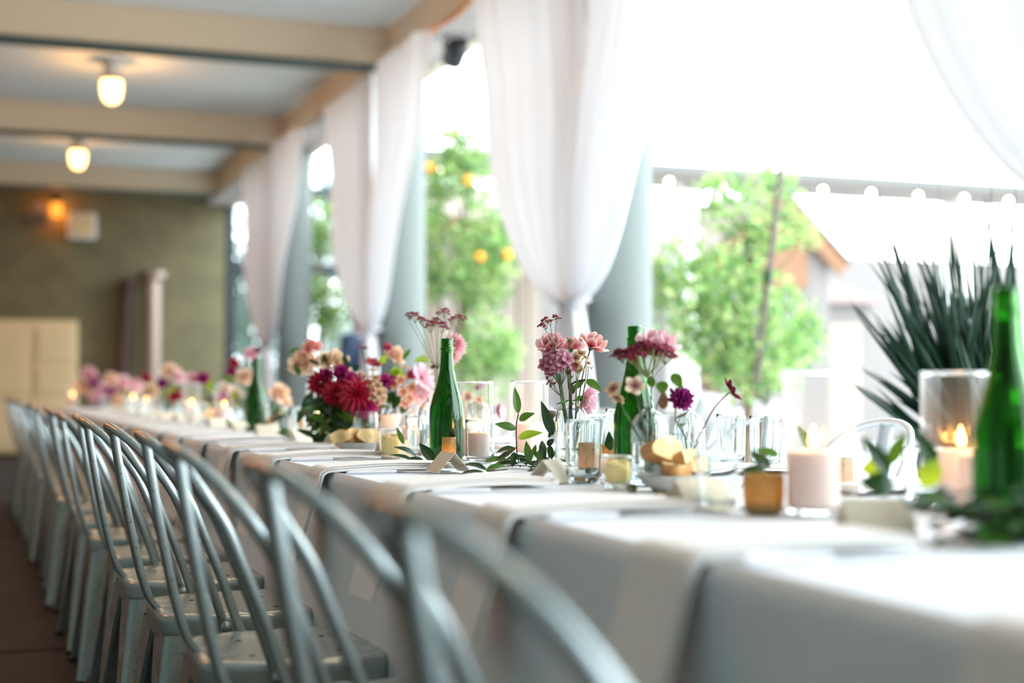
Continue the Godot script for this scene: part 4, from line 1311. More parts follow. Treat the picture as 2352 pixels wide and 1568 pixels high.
# flat-topped head of tiny beads on fine rays
func yarrow_mesh(tone: Color, tufts: int, dome: float) -> ArrayMesh:
	var mb := MB.new()
	for j in tufts:
		var rr := sqrt((j + 0.3) / tufts) * 0.82
		var aa := j * 2.39996
		var c := Vector3(cos(aa) * rr, dome * (1.0 - rr * rr) + dome * 0.6 * sin(j * 2.6), sin(aa) * rr)
		var wide := 0.3 + 0.06 * sin(j * 1.9)
		for k in 13:
			var r := sqrt((k + 0.5) / 13.0) * wide
			var a := k * 2.39996 + j
			mb.col = tone * (0.7 + 0.6 * absf(sin(k * 2.3 + j)))
			mb.ball(c + Vector3(cos(a) * r, 0.16 * (1.0 - r * r / wide / wide), sin(a) * r), Vector3(0.095, 0.09, 0.095) * (0.9 + 0.25 * sin(k * 1.1)), 6, 4)
		mb.col = Color(0.25, 0.27, 0.1)
		mb.tube([Vector3(0, -0.75, 0), Vector3(c.x * 0.6, -0.3, c.z * 0.6), c], [0.03, 0.025, 0.05], 4)
	return mb.done(M["beads"])


func daisy_mesh(foot: Color, tip: Color, n: int, lean: float, wide: float) -> ArrayMesh:
	var mb := MB.new()
	for k in n:
		petal_shape(mb, stand(k, n, 0.1 * sin(k * 5.0), lean + 0.12 * sin(k * 2.3), 1.0, 0.1, 0.0), foot, tip, wide, 0.2, 0.1, 0.0, 0.04)
	mb.col = Color(0.3, 0.12, 0.02)
	for k in 20:
		var r := 0.17 * sqrt((k + 0.5) / 20.0)
		mb.ball(Vector3(cos(k * 2.4) * r, 0.08 - r * 0.2, sin(k * 2.4) * r), Vector3.ONE * 0.04, 5, 4)
	return mb.done(M["petals"])


var leaf_meshes := {}
var blooms := {}


# leaf one long along +X and one wide along Z, face up: kind "dark", "mid", "light", "brown"; bend 0..2
func leaf_mesh(kind: String, bend: int) -> ArrayMesh:
	var key := kind + str(bend)
	if not leaf_meshes.has(key):
		var mb := MB.new().grid(8, 12, func(u: float, v: float) -> Vector3:
			var s := u * 2.0 - 1.0
			var w := 0.5 * pow(sin(PI * pow(v, 0.8)), 0.85) * (1.0 - 0.15 * v)
			var y: float = 0.09 * absf(s) * w + [0.04, 0.1, -0.08][bend] * sin(v * PI) - 0.06 * v * v + 0.012 * sin(v * 22.0) * absf(s) * w
			return Vector3(v, y, s * w))
		leaf_meshes[key] = mb.done(M["leaf_" + kind])
	return leaf_meshes[key]


func bloom(kind: String) -> ArrayMesh:
	if not blooms.has(kind):
		var m: ArrayMesh
		match kind:
			"rose_blush": m = rose_mesh(Color(0.75, 0.25, 0.28), BLUSH, 0.7)
			"rose_peach": m = rose_mesh(PEACH, Color(0.88, 0.68, 0.5), 0.8)
			"rose_cream": m = rose_mesh(Color(0.8, 0.55, 0.35), CREAM, 0.8)
			"rose_coral": m = rose_mesh(CORAL, Color(0.85, 0.42, 0.36), 0.6)
			"rose_pale": m = rose_mesh(Color(0.75, 0.3, 0.4), PALE, 0.9)
			"dahlia_crimson": m = dahlia_mesh(CRIMSON * 0.6, CRIMSON)
			"dahlia_magenta": m = dahlia_mesh(MAGENTA * 0.7, Color(0.5, 0.02, 0.14))
			"dahlia_pink": m = dahlia_mesh(Color(0.72, 0.2, 0.3), Color(0.85, 0.55, 0.58))
			"puff_magenta": m = puff_mesh(MAGENTA * 0.6, MAGENTA, 60, 0.5)
			"puff_purple": m = puff_mesh(PURPLE * 0.5, PURPLE, 60, 0.5)
			"puff_mauve": m = puff_mesh(Color(0.3, 0.04, 0.14), Color(0.5, 0.17, 0.3), 60, 0.45)
			"puff_pink": m = puff_mesh(Color(0.6, 0.05, 0.14), Color(0.6, 0.1, 0.2), 60, 0.35)
			"floret_tan": m = floret_mesh(Color(0.22, 0.07, 0.04), Color(0.72, 0.5, 0.28))
			"floret_cream": m = floret_mesh(Color(0.2, 0.05, 0.05), Color(0.84, 0.7, 0.5))
			"floret_mauve": m = floret_mesh(Color(0.2, 0.02, 0.08), Color(0.5, 0.22, 0.27))
			"floret_peach": m = floret_mesh(Color(0.5, 0.16, 0.08), Color(0.82, 0.5, 0.34))
			"yarrow": m = yarrow_mesh(Color(0.17, 0.012, 0.028), 16, 0.34)
			"yarrow_rose": m = yarrow_mesh(Color(0.24, 0.022, 0.06), 10, 0.55)
			"cosmos": m = daisy_mesh(WINE * 0.6, WINE, 8, 1.2, 0.75)
			"daisy_pink": m = daisy_mesh(Color(0.7, 0.25, 0.35), Color(0.86, 0.62, 0.66), 14, 1.15, 0.5)
			"zinnia_red": m = daisy_mesh(CRIMSON * 0.7, CRIMSON, 16, 1.0, 0.42)
			"tulip_magenta": m = rose_mesh(MAGENTA * 0.7, MAGENTA, 0.0)
		blooms[kind] = m
	return blooms[kind]


# a cut flower: a bent stem from its foot in the vase to the head, the bloom facing "axis"; size is the bloom's radius
func flower(called: String, kind: String, label: String, foot: Vector3, head: Vector3, axis: Vector3, size: float, group: String, stem := "stem_green", leaves := 1) -> Node3D:
	var t := thing(called, label, "flower", foot, 0, group)
	var d := head - foot
	var pts := smooth([Vector3.ZERO, d * 0.35 + Vector3(0, d.length() * 0.05, 0), d * 0.75 + Vector3(0, d.length() * 0.03, 0) - axis.normalized() * size * 0.5, d - axis.normalized() * size * 0.1], 4)
	part(t, "stem", MB.new().tube(pts, 0.0016, 6).done(M[stem]))
	if kind:
		part(t, "bloom", bloom(kind), Transform3D(facing(axis, rng.randf() * 6.0).scaled(Vector3.ONE * size), d))
	for k in leaves:
		var b: Vector3 = pts[4 + 2 * k]
		var o := Vector3(rng.randfn(), 0.3, rng.randfn()).normalized()
		leaf(t, "leaf", leaf_mesh("mid" if k % 2 else "dark", k % 3), b, b + o * 0.035, 0.018, (Vector3.UP - o * 0.5).normalized())
	return t


# a rose whose petals are parts of their own
func big_rose(called: String, label: String, foot: Vector3, head: Vector3, axis: Vector3, size: float, open: float, inner: Color, outer: Color, group: String) -> Node3D:
	var t := flower(called, "", label, foot, head, axis, size, group, "stem_green", 1)
	var d := head - foot
	var fr := Transform3D(facing(axis, 0.4).scaled(Vector3.ONE * size), d)
	part(t, "calyx", MB.new().lathe([Vector2(0.02, -0.3), Vector2(0.1, -0.22), Vector2(0.2, -0.05), Vector2(0.16, 0.1)], 10).done(M["leaf_mid"]), fr)
	var n := 0
	for q in rose_rings(open):
		var mb := MB.new()
		petal_shape(mb, Transform3D(), inner, outer.lerp(inner, 0.35 - 0.11 * n), q[3], q[4], q[5], 0.0, 0.03, 8, 8)
		var m := mb.done(M["petals"])
		for k in q[0]:
			part(t, "petal", m, fr * stand(k, q[0], n * 0.7 + 0.13 * k, q[1] + 0.08 * sin(k * 2.1), q[2], q[6], q[7]))
		n += 1
	return t


func florets(called: String, kind: String, label: String, foot: Vector3, heads: Array, size: float, group: String, axis: Vector3) -> Node3D:
	var t := thing(called, label, "flower", foot, 0, group)
	var c := Vector3.ZERO
	for q in heads:
		c += q / heads.size()
	var hub := (c - foot) * 0.72
	part(t, "stem", MB.new().tube(smooth([Vector3.ZERO, hub * 0.5 + Vector3(0.004, 0, 0.003), hub], 4), 0.0018, 6).done(M["stem_green"]))
	for q in heads:
		var out: Vector3 = (axis.normalized() * 0.9 + (q - c).normalized() * 0.9 + Vector3(0, 0.2, 0)).normalized()
		var e: Vector3 = q - foot
		part(t, "floret", bloom(kind), Transform3D(facing(out, rng.randf() * 6.0).scaled(Vector3.ONE * size), e))
		part(t, "floret_stalk", MB.new().tube([hub, hub.lerp(e, 0.5) + Vector3(0, 0.004, 0), e - out * size * 0.8], 0.0009, 5).done(M["stem_green"]))
	return t


func yarrow(label: String, foot: Vector3, fork: Vector3, heads: Array, tone: String, group: String) -> Node3D:
	var t := thing("yarrow", label, "flower", foot, 0, group)
	part(t, "stem", MB.new().tube(smooth([Vector3.ZERO, (fork - foot) * 0.5 + Vector3(0.005, 0, 0), fork - foot], 4), 0.0017, 6).done(M["stem_green"]))
	for q in heads:
		var e: Vector3 = q[0] - foot
		var f := fork - foot
		part(t, "branch", MB.new().tube(smooth([f, f.lerp(e, 0.6) - Vector3(0, 0.004, 0), e - Vector3(0, q[1] * 0.6, 0)], 3), 0.0007, 5).done(M["stem_green"]))
		part(t, "flower_head", bloom(tone), Transform3D(facing(Vector3(q[2] if q.size() > 2 else 0.0, 1, 0.1), rng.randf() * 6.0).scaled(Vector3.ONE * q[1]), e))
	return t


func sprig(called: String, label: String, pts: Array, leaves: Array, group := "", thin := 0.0014) -> Node3D:
	var t := thing(called, label, "foliage", pts[0], 0, group)
	var q := []
	for k in pts:
		q.append(k - pts[0])
	part(t, "stem", MB.new().tube(smooth(q, 4), thin, 6).done(M["stem_brown"]))
	for l in leaves:
		leaf(t, "leaf", leaf_mesh(l[3], l[4] if l.size() > 4 else 0), l[0] - pts[0], l[1] - pts[0], l[2], l[5] if l.size() > 5 else Vector3(-0.45, 0.35, 0.85))
	return t


func build_flowers() -> void:
	var cam := Vector3(-0.3, 0.25, 0.9)
	# bud vase in focus
	var g := "flowers in the bud vase in focus"
	var n1 := Vector3(1.2635, 0.8894, -2.9462)
	var f1 := Vector3(1.2601, 0.7847, -2.951)
	yarrow("tall plum yarrow topping the bud vase in focus, two small heads", f1, Vector3(1.2143, 1.0213, -2.9284), [[Vector3(1.194, 1.0693, -2.9345), 0.016, -0.5], [Vector3(1.2219, 1.0813, -2.9341), 0.0115, -0.1], [Vector3(1.2132, 1.074, -2.9484), 0.009, -0.3]], "yarrow_rose", g)
	yarrow("low crimson yarrow at the left of the bud vase in focus", f1, Vector3(1.229, 0.9109, -2.9265), [[Vector3(1.2087, 0.9522, -2.9328), 0.0135, -0.5], [Vector3(1.2258, 0.9349, -2.959), 0.01, -0.6], [Vector3(1.2205, 0.9398, -2.9716), 0.009, -0.4]], "yarrow_rose", g)
	big_rose("pink_rose", "pink rose with pale outer and deep rose inner petals, left in the vase in focus", f1, Vector3(1.2251, 1.0176, -2.9672), Vector3(-0.35, 0.9, 0.3), 0.034, 0.35, Color(0.62, 0.06, 0.13), Color(0.92, 0.68, 0.68), g)
	big_rose("pink_rose", "open peach pink rose leaning right against the grey column", f1, Vector3(1.3028, 1.0202, -2.9268), Vector3(0.3, 0.85, 0.4), 0.034, 0.55, Color(0.75, 0.16, 0.2), Color(0.94, 0.74, 0.66), g)
	big_rose("pink_rose", "pale pink rose drooping at the right shoulder of the bud vase in focus", f1, Vector3(1.3082, 0.9053, -2.9929), Vector3(0.85, -0.35, 0.25), 0.037, 0.45, Color(0.82, 0.34, 0.46), Color(0.93, 0.72, 0.75), g)
	big_rose("pink_rose", "dusky pink rose half hidden behind the mauve florets in the bud vase in focus", f1, Vector3(1.2809, 1.0167, -2.9888), Vector3(0.1, 0.9, -0.2), 0.028, 0.5, Color(0.7, 0.2, 0.24), Color(0.9, 0.6, 0.58), g)
	florets("mauve_florets", "floret_mauve", "cluster of dusky mauve florets below the roses in focus", f1, [Vector3(1.2009, 1.0107, -2.9338), Vector3(1.1955, 0.9913, -2.9258), Vector3(1.2105, 0.9912, -2.9094), Vector3(1.21, 0.9779, -2.9207), Vector3(1.2004, 0.9733, -2.9352), Vector3(1.2208, 0.977, -2.9167), Vector3(1.2337, 0.994, -2.9005), Vector3(1.2324, 1.005, -2.922), Vector3(1.2479, 0.9858, -2.9168), Vector3(1.2429, 0.9782, -2.9296), Vector3(1.21, 1.0021, -2.9306), Vector3(1.1922, 0.9819, -2.9381), Vector3(1.199, 0.9854, -2.914), Vector3(1.2221, 0.9873, -2.9051), Vector3(1.2525, 0.9762, -2.9153)], 0.0165, g, cam)
	florets("tan_florets", "floret_tan", "small cluster of tan florets right of the mauve ones in focus", f1, [Vector3(1.2546, 0.9952, -2.9032), Vector3(1.2683, 1.005, -2.9083), Vector3(1.2596, 0.9819, -2.9124), Vector3(1.2691, 0.9725, -2.9199), Vector3(1.2805, 0.9975, -2.9147)], 0.0145, g, cam)
	florets("cream_florets", "floret_cream", "two cream florets dangling under the open peach pink rose", f1, [Vector3(1.2879, 0.984, -2.9123), Vector3(1.2952, 0.9734, -2.9099)], 0.0095, g, Vector3(0.5, -0.3, 0.6))
	flower("spiky_bud", "", "small spiky green bud rising between the roses in focus", f1, Vector3(1.2417, 1.0277, -2.907), Vector3.UP, 0.012, g, "stem_green", 0)
	var bud := get_node("spiky_bud")
	for k in 10:
		var a := k * 2.4
		var b := Vector3(1.2417, 1.0277, -2.907) - f1
		leaf(bud, "bract", leaf_mesh("mid", 0), b, b + Vector3(cos(a) * 0.008, 0.006 + 0.001 * k, sin(a) * 0.008), 0.004, Vector3.UP)
	sprig("rose_leaf_stem", "dark stem with one broad green rose leaf reaching right before the grey column", [f1, Vector3(1.2623, 0.9155, -2.9458), Vector3(1.2656, 0.9398, -2.9437), Vector3(1.2878, 0.9475, -2.9243)], [[Vector3(1.2896, 0.9475, -2.9236), Vector3(1.3123, 0.9234, -2.8943), 0.02, "mid", 1], [Vector3(1.2658, 0.9272, -2.944), Vector3(1.29, 0.9475, -2.9341), 0.014, "mid", 2], [Vector3(1.2699, 0.9155, -2.9536), Vector3(1.265, 0.9417, -2.9545), 0.014, "dark", 0]], "", 0.0024)
	sprig("small_leaf_stem", "thin green stem with small pointed leaves above the bud vase in focus", [f1, Vector3(1.2555, 0.8964, -2.9276), Vector3(1.2488, 0.9301, -2.929), Vector3(1.2466, 0.9686, -2.9285)], [[Vector3(1.2486, 0.9474, -2.9285), Vector3(1.2554, 0.957, -2.9149), 0.006, "mid"], [Vector3(1.2476, 0.957, -2.9285), Vector3(1.2429, 0.9734, -2.9298), 0.007, "mid"], [Vector3(1.2542, 0.8994, -2.9173), Vector3(1.2734, 0.9119, -2.8988), 0.006, "mid"], [Vector3(1.2467, 0.9609, -2.9288), Vector3(1.2547, 0.9725, -2.9253), 0.008, "dark"], [Vector3(1.2435, 0.8994, -2.9214), Vector3(1.2145, 0.8937, -2.9219), 0.006, "mid"]], "")
	# bud vase with the dark yarrow
	g = "flowers in the bud vase of dark yarrow"
	var f2 := Vector3(1.1788, 0.7939, -2.3929)
	yarrow("broad dark red yarrow head spreading before the second green bottle", f2, Vector3(1.1706, 0.9304, -2.3807), [[Vector3(1.1626, 0.9844, -2.3605), 0.048, 0.0], [Vector3(1.1266, 0.9904, -2.3954), 0.02, -0.2], [Vector3(1.2127, 0.9884, -2.3841), 0.022, 0.15], [Vector3(1.1735, 0.9942, -2.4416), 0.022, 0.0]], "yarrow", g)
	big_rose("pink_rose", "large pink rose rising behind the broad dark yarrow head", f2, Vector3(1.2305, 1.0001, -2.4626), Vector3(0.1, 0.95, 0.2), 0.042, 0.45, Color(0.72, 0.25, 0.32), Color(0.93, 0.72, 0.74), g)
	florets("tan_florets", "floret_tan", "two tan florets at the left edge of the second green bottle", f2, [Vector3(1.1054, 0.928, -2.3842), Vector3(1.1165, 0.9129, -2.3912)], 0.017, g, Vector3(-0.8, 0.1, 0.5))
	florets("cream_florets", "floret_cream", "cream floret with a dark eye before the second green bottle", f2, [Vector3(1.1329, 0.9336, -2.3521)], 0.021, g, cam)
	flower("carnation", "puff_purple", "ruffled purple carnation right of the second green bottle", Vector3(1.342, 0.7835, -2.5452), Vector3(1.2634, 0.9056, -2.4318), Vector3(0.35, 0.6, 0.7), 0.034, "", "stem_green", 3)
	sprig("leafy_stem", "leafy stem between the dark yarrow and the purple carnation", [f2, Vector3(1.1824, 0.8744, -2.3781), Vector3(1.2042, 0.9384, -2.3676)], [[Vector3(1.1974, 0.9424, -2.3701), Vector3(1.1878, 0.9185, -2.3531), 0.024, "mid"], [Vector3(1.2152, 0.956, -2.3628), Vector3(1.2219, 0.928, -2.3398), 0.022, "mid", 1], [Vector3(1.1896, 0.8907, -2.3534), Vector3(1.1922, 0.9225, -2.3513), 0.018, "brown"], [Vector3(1.1773, 0.9304, -2.3674), Vector3(1.183, 0.9546, -2.3966), 0.018, "mid"]])
	flower("cosmos", "cosmos", "single dark red cosmos on a thin arching stem before the citrus tree", Vector3(1.3498, 0.8003, -2.5524), Vector3(1.3847, 0.9236, -2.4493), Vector3(0.75, 0.5, 0.25), 0.027, "", "stem_red", 0)
	# vase behind the bottle in focus
	g = "flowers behind the green bottle in focus"
	var f3 := Vector3(1.1756, 0.7781, -3.6792)
	yarrow("airy wine-red yarrow of many small heads above the green bottle in focus", f3, Vector3(1.1821, 0.9763, -3.6701), [[Vector3(1.1093, 1.115, -3.6396), 0.019, -0.3], [Vector3(1.0988, 1.1206, -3.6648), 0.01, -0.3], [Vector3(1.1347, 1.1044, -3.6517), 0.0175, -0.15], [Vector3(1.1504, 1.0897, -3.6248), 0.02, 0.0], [Vector3(1.1784, 1.0874, -3.6142), 0.019, 0.05], [Vector3(1.2, 1.1291, -3.6581), 0.016, 0.1], [Vector3(1.1857, 1.1272, -3.6743), 0.009, 0.0], [Vector3(1.2177, 1.1092, -3.652), 0.014, 0.1], [Vector3(1.2373, 1.1127, -3.6445), 0.014, 0.2], [Vector3(1.2504, 1.1139, -3.6394), 0.008, 0.3], [Vector3(1.1855, 1.1048, -3.6966), 0.016, 0.0]], "yarrow_rose", g)
	flower("dahlia", "dahlia_pink", "pale pink dahlia just right of the mouth of the green bottle in focus", f3, Vector3(1.2506, 1.0484, -3.7165), Vector3(0.45, 0.5, 0.7), 0.034, g, "stem_green", 0)
	flower("dahlia", "dahlia_pink", "pink dahlia half hidden behind the neck of the green bottle in focus", f3, Vector3(1.2599, 1.02, -3.7781), Vector3(0.2, 0.1, 0.9), 0.026, g, "stem_green", 0)
	sprig("round_leaf_stem", "stem with one olive rounded leaf left of the green bottle's neck", [f3, Vector3(1.1779, 0.9647, -3.6721), Vector3(1.1666, 0.9996, -3.6752)], [[Vector3(1.1644, 1.0043, -3.6759), Vector3(1.1094, 1.0022, -3.6433), 0.026, "light", 0], [Vector3(1.1733, 0.9903, -3.673), Vector3(1.1668, 0.9786, -3.6758), 0.012, "brown"]])
	# seen through the nearest cylinder vase
	g = "flowers seen through the nearest cylinder vase"
	var f4 := Vector3(1.4037, 0.7768, -3.9671)
	flower("daisy", "floret_tan", "small golden tan daisy seen through the nearest cylinder vase", f4, Vector3(1.3714, 0.9027, -3.9752), cam, 0.02, g)
	florets("mauve_florets", "floret_mauve", "mauve florets seen through the rim of the nearest cylinder vase", f4, [Vector3(1.3853, 0.9295, -3.9155), Vector3(1.3958, 0.9345, -3.9113), Vector3(1.4188, 0.9193, -3.9566), Vector3(1.4265, 0.8659, -3.9555)], 0.012, g, cam)
	florets("peach_florets", "floret_peach", "peach florets seen through the middle of the nearest cylinder vase", f4, [Vector3(1.388, 0.8943, -3.9156), Vector3(1.4121, 0.8722, -3.9607), Vector3(1.3953, 0.8849, -3.9667)], 0.014, g, cam)
	flower("zinnia", "zinnia_red", "small crimson zinnia between the two cylinder vases in focus", Vector3(1.4761, 0.7731, -4.0468), Vector3(1.5219, 0.856, -4.1336), Vector3(0.9, 0.1, 0.4), 0.026, "")
	# the big bowl
	g = "flowers in the big grey bowl"
	var f5 := Vector3(1.1969, 0.8147, -4.3122)
	for q in [["dahlia", "dahlia_crimson", "crimson dahlia at the far left of the big bowl", Vector3(0.9956, 0.945, -4.2239), 0.04, Vector3(-0.5, 0.2, 0.8)], ["dahlia", "dahlia_crimson", "crimson dahlia hanging low between its left and lowest neighbours in the big bowl", Vector3(1.0265, 0.9101, -4.1597), 0.042, Vector3(-0.3, -0.1, 0.9)],
		["dahlia", "dahlia_crimson", "largest magenta red dahlia low in the middle of the big bowl", Vector3(1.0691, 0.9104, -4.09), 0.05, Vector3(-0.25, 0.05, 0.95)], ["dahlia", "dahlia_magenta", "lowest magenta red dahlia, hanging over the stemless wine glass", Vector3(1.0985, 0.8783, -4.1013), 0.045, Vector3(-0.1, -0.5, 0.85)], ["dahlia", "dahlia_crimson", "pointed crimson dahlia at the low right of the big bowl's red group", Vector3(1.1203, 0.8973, -4.1138), 0.04, Vector3(0.5, -0.3, 0.8)],
		["carnation", "puff_magenta", "bright magenta carnation above the largest dahlia of the big bowl", Vector3(1.0464, 0.9709, -4.1822), 0.034, Vector3(-0.2, 0.5, 0.85)], ["carnation", "puff_magenta", "magenta carnation left among the crimson dahlias of the big bowl", Vector3(1.0136, 0.9659, -4.2163), 0.026, Vector3(-0.5, 0.5, 0.7)], ["carnation", "puff_magenta", "magenta carnation between the largest dahlia and the tan florets", Vector3(1.0683, 0.9526, -4.1531), 0.03, Vector3(0, 0.4, 0.9)], ["carnation", "puff_purple", "purple carnation deep among the crimson dahlias of the big bowl", Vector3(1.0542, 0.9294, -4.2021), 0.03, Vector3(-0.2, 0.2, 0.9)],
		["tulip", "tulip_magenta", "cupped magenta tulip right of the tan florets in the big bowl", Vector3(1.1748, 0.9255, -4.1563), 0.044, Vector3(0.1, 0.95, 0.2)], ["zinnia", "zinnia_red", "red pointed zinnia at the top middle of the big bowl", Vector3(1.1544, 0.9979, -4.2151), 0.028, Vector3(0.1, 0.8, 0.5)], ["pompon", "puff_pink", "small rose red pompon at the top right of the big bowl", Vector3(1.207, 1.0493, -4.2469), 0.021, Vector3(0.1, 0.8, 0.5)],
		["cosmos", "cosmos", "dark red cosmos standing highest over the middle of the big bowl", Vector3(1.1372, 1.0493, -4.2735), 0.019, Vector3(0.1, 0.9, 0.2)], ["coral_rose", "rose_coral", "coral pink rose at the top left of the big bowl", Vector3(1.0165, 1.0479, -4.4265), 0.033, Vector3(-0.3, 0.85, 0.4)], ["cream_rose", "rose_cream", "large cream rose at the top left of the big bowl, before the navy jacket", Vector3(1.065, 0.9967, -4.3563), 0.05, Vector3(0.1, 0.8, 0.5)],
		["peach_rose", "rose_peach", "peach rose at the left edge of the big bowl", Vector3(0.9941, 1.0001, -4.4366), 0.046, Vector3(-0.4, 0.6, 0.65)], ["peach_rose", "rose_peach", "peach rose right of the pompon in the big bowl", Vector3(1.2411, 1.0237, -4.2883), 0.034, Vector3(0.3, 0.7, 0.6)], ["daisy", "daisy_pink", "large pale pink daisy at the right of the big bowl", Vector3(1.2743, 0.958, -4.1173), 0.048, Vector3(0.55, 0.35, 0.75)], ["pale_rose", "rose_pale", "pale pink rose under the large pink daisy", Vector3(1.2847, 0.9096, -4.1685), 0.036, Vector3(0.4, 0.1, 0.9)],
		["carnation", "puff_pink", "small orange-eyed pink carnation left of the large pink daisy", Vector3(1.2619, 0.9663, -4.1753), 0.022, Vector3(0.1, 0.5, 0.8)]]:
		flower(q[0], q[1], q[2], f5, q[3], q[5], q[4], g, "stem_green", 1)
	florets("tan_florets", "floret_tan", "long trail of golden tan florets down the middle of the big bowl", f5, [Vector3(1.0992, 0.9577, -4.1197), Vector3(1.0859, 0.9358, -4.1041), Vector3(1.1011, 0.9231, -4.0774), Vector3(1.1319, 0.981, -4.1279), Vector3(1.1263, 0.9576, -4.088), Vector3(1.1121, 0.9422, -4.0939), Vector3(1.126, 0.9358, -4.0675), Vector3(1.131, 0.9129, -4.0663), Vector3(1.1168, 0.904, -4.072), Vector3(1.1449, 0.8975, -4.083), Vector3(1.1537, 0.9166, -4.1004), Vector3(1.1342, 0.8885, -4.0873), Vector3(1.1285, 0.9617, -4.1299)], 0.017, g, cam)
	florets("peach_florets", "floret_peach", "scattered peach florets at the right side of the big bowl", f5, [Vector3(1.1946, 0.9385, -4.1269), Vector3(1.2127, 0.9514, -4.1196), Vector3(1.2444, 0.9887, -4.1812), Vector3(1.2398, 1.0066, -4.2359), Vector3(1.2203, 0.9164, -4.1178), Vector3(1.2318, 0.8972, -4.0927), Vector3(1.2198, 0.8843, -4.0977), Vector3(1.2122, 1.0293, -4.2456), Vector3(1.249, 0.9294, -4.1279)], 0.018, g, cam)
	florets("white_florets", "floret_cream", "few small white florets in the upper middle of the big bowl", f5, [Vector3(1.0818, 0.9685, -4.1903), Vector3(1.1037, 0.9685, -4.1819), Vector3(1.0021, 0.9832, -4.3806), Vector3(1.0322, 1.0111, -4.4218)], 0.014, g, cam)
	var low := []
	for k in 150:
		var b := Vector3(1.0539, 0.8396, -4.2695) + Vector3(rng.randf_range(-0.08, 0.09), rng.randf_range(-0.075, 0.07), rng.randf_range(-0.06, 0.1))
		var d := Vector3(rng.randf_range(-0.9, 0.9), rng.randf_range(-0.9, 0.5), rng.randf_range(-0.2, 1)).normalized()
		if (b + d * 0.07).y > 0.76:
			low.append([b, b + d * rng.randf_range(0.04, 0.075), rng.randf_range(0.02, 0.034), "dark" if k % 6 else "mid", k % 3])
	sprig("bowl_foliage", "mass of dark green leaves spilling from the lower left of the big bowl", [f5, f5 + Vector3(-0.06, 0.04, 0.05), f5 + Vector3(-0.16, -0.02, 0.08)], low)
	sprig("bowl_greenery", "light green sprays standing up around the blooms of the big bowl", [f5, f5 + Vector3(0.0, 0.1, 0), f5 + Vector3(0.02, 0.22, 0)], [[Vector3(1.0278, 1.0253, -4.3159), Vector3(1.0368, 0.9986, -4.3134), 0.012, "dark"], [Vector3(1.0156, 0.9986, -4.3215), Vector3(0.9793, 1.016, -4.3347), 0.014, "dark"], [Vector3(1.0314, 1.0359, -4.3142), Vector3(1.0194, 0.996, -4.3201), 0.014, "dark"], [Vector3(1.0779, 1.0084, -4.2439), Vector3(1.0843, 0.9821, -4.2423), 0.02, "dark", 1], [Vector3(1.0813, 1.0293, -4.2954), Vector3(1.0967, 0.9893, -4.2909), 0.02, "dark"], [Vector3(1.1028, 0.9821, -4.2353), Vector3(1.1162, 0.9979, -4.2297), 0.018, "dark"], [Vector3(0.9808, 1.0519, -4.44), Vector3(0.9427, 1.0356, -4.455), 0.016, "mid"], [Vector3(0.9941, 0.9974, -4.4367), Vector3(0.9583, 1.0111, -4.4499), 0.018, "mid"], [Vector3(0.9708, 0.9697, -4.393), Vector3(0.9502, 1.0034, -4.3997), 0.02, "mid"], [Vector3(1.1765, 1.0018, -4.2066), Vector3(1.1885, 1.0282, -4.2011), 0.025, "light"], [Vector3(1.214, 0.9557, -4.1939), Vector3(1.2197, 0.9952, -4.1904), 0.034, "light", 1], [Vector3(1.2017, 0.9557, -4.1986), Vector3(1.2383, 0.9887, -4.1835), 0.03, "light"], [Vector3(1.2522, 1.016, -4.2308), Vector3(1.2767, 1.0493, -4.2204), 0.018, "mid"], [Vector3(1.2121, 0.9685, -4.1407), Vector3(1.2366, 0.9554, -4.1318), 0.025, "light"], [Vector3(1.2005, 0.9164, -4.1468), Vector3(1.1826, 0.8838, -4.1547), 0.03, "dark"], [Vector3(1.2189, 0.9033, -4.1403), Vector3(1.195, 0.8643, -4.1507), 0.03, "dark", 1], [Vector3(1.2518, 0.8833, -4.1819), Vector3(1.2337, 0.8503, -4.19), 0.03, "dark"], [Vector3(0.9979, 0.916, -4.331), Vector3(0.9612, 0.8494, -4.3472), 0.03, "dark"], [Vector3(1.0167, 0.9027, -4.3243), Vector3(0.9801, 0.836, -4.3405), 0.03, "dark"]])
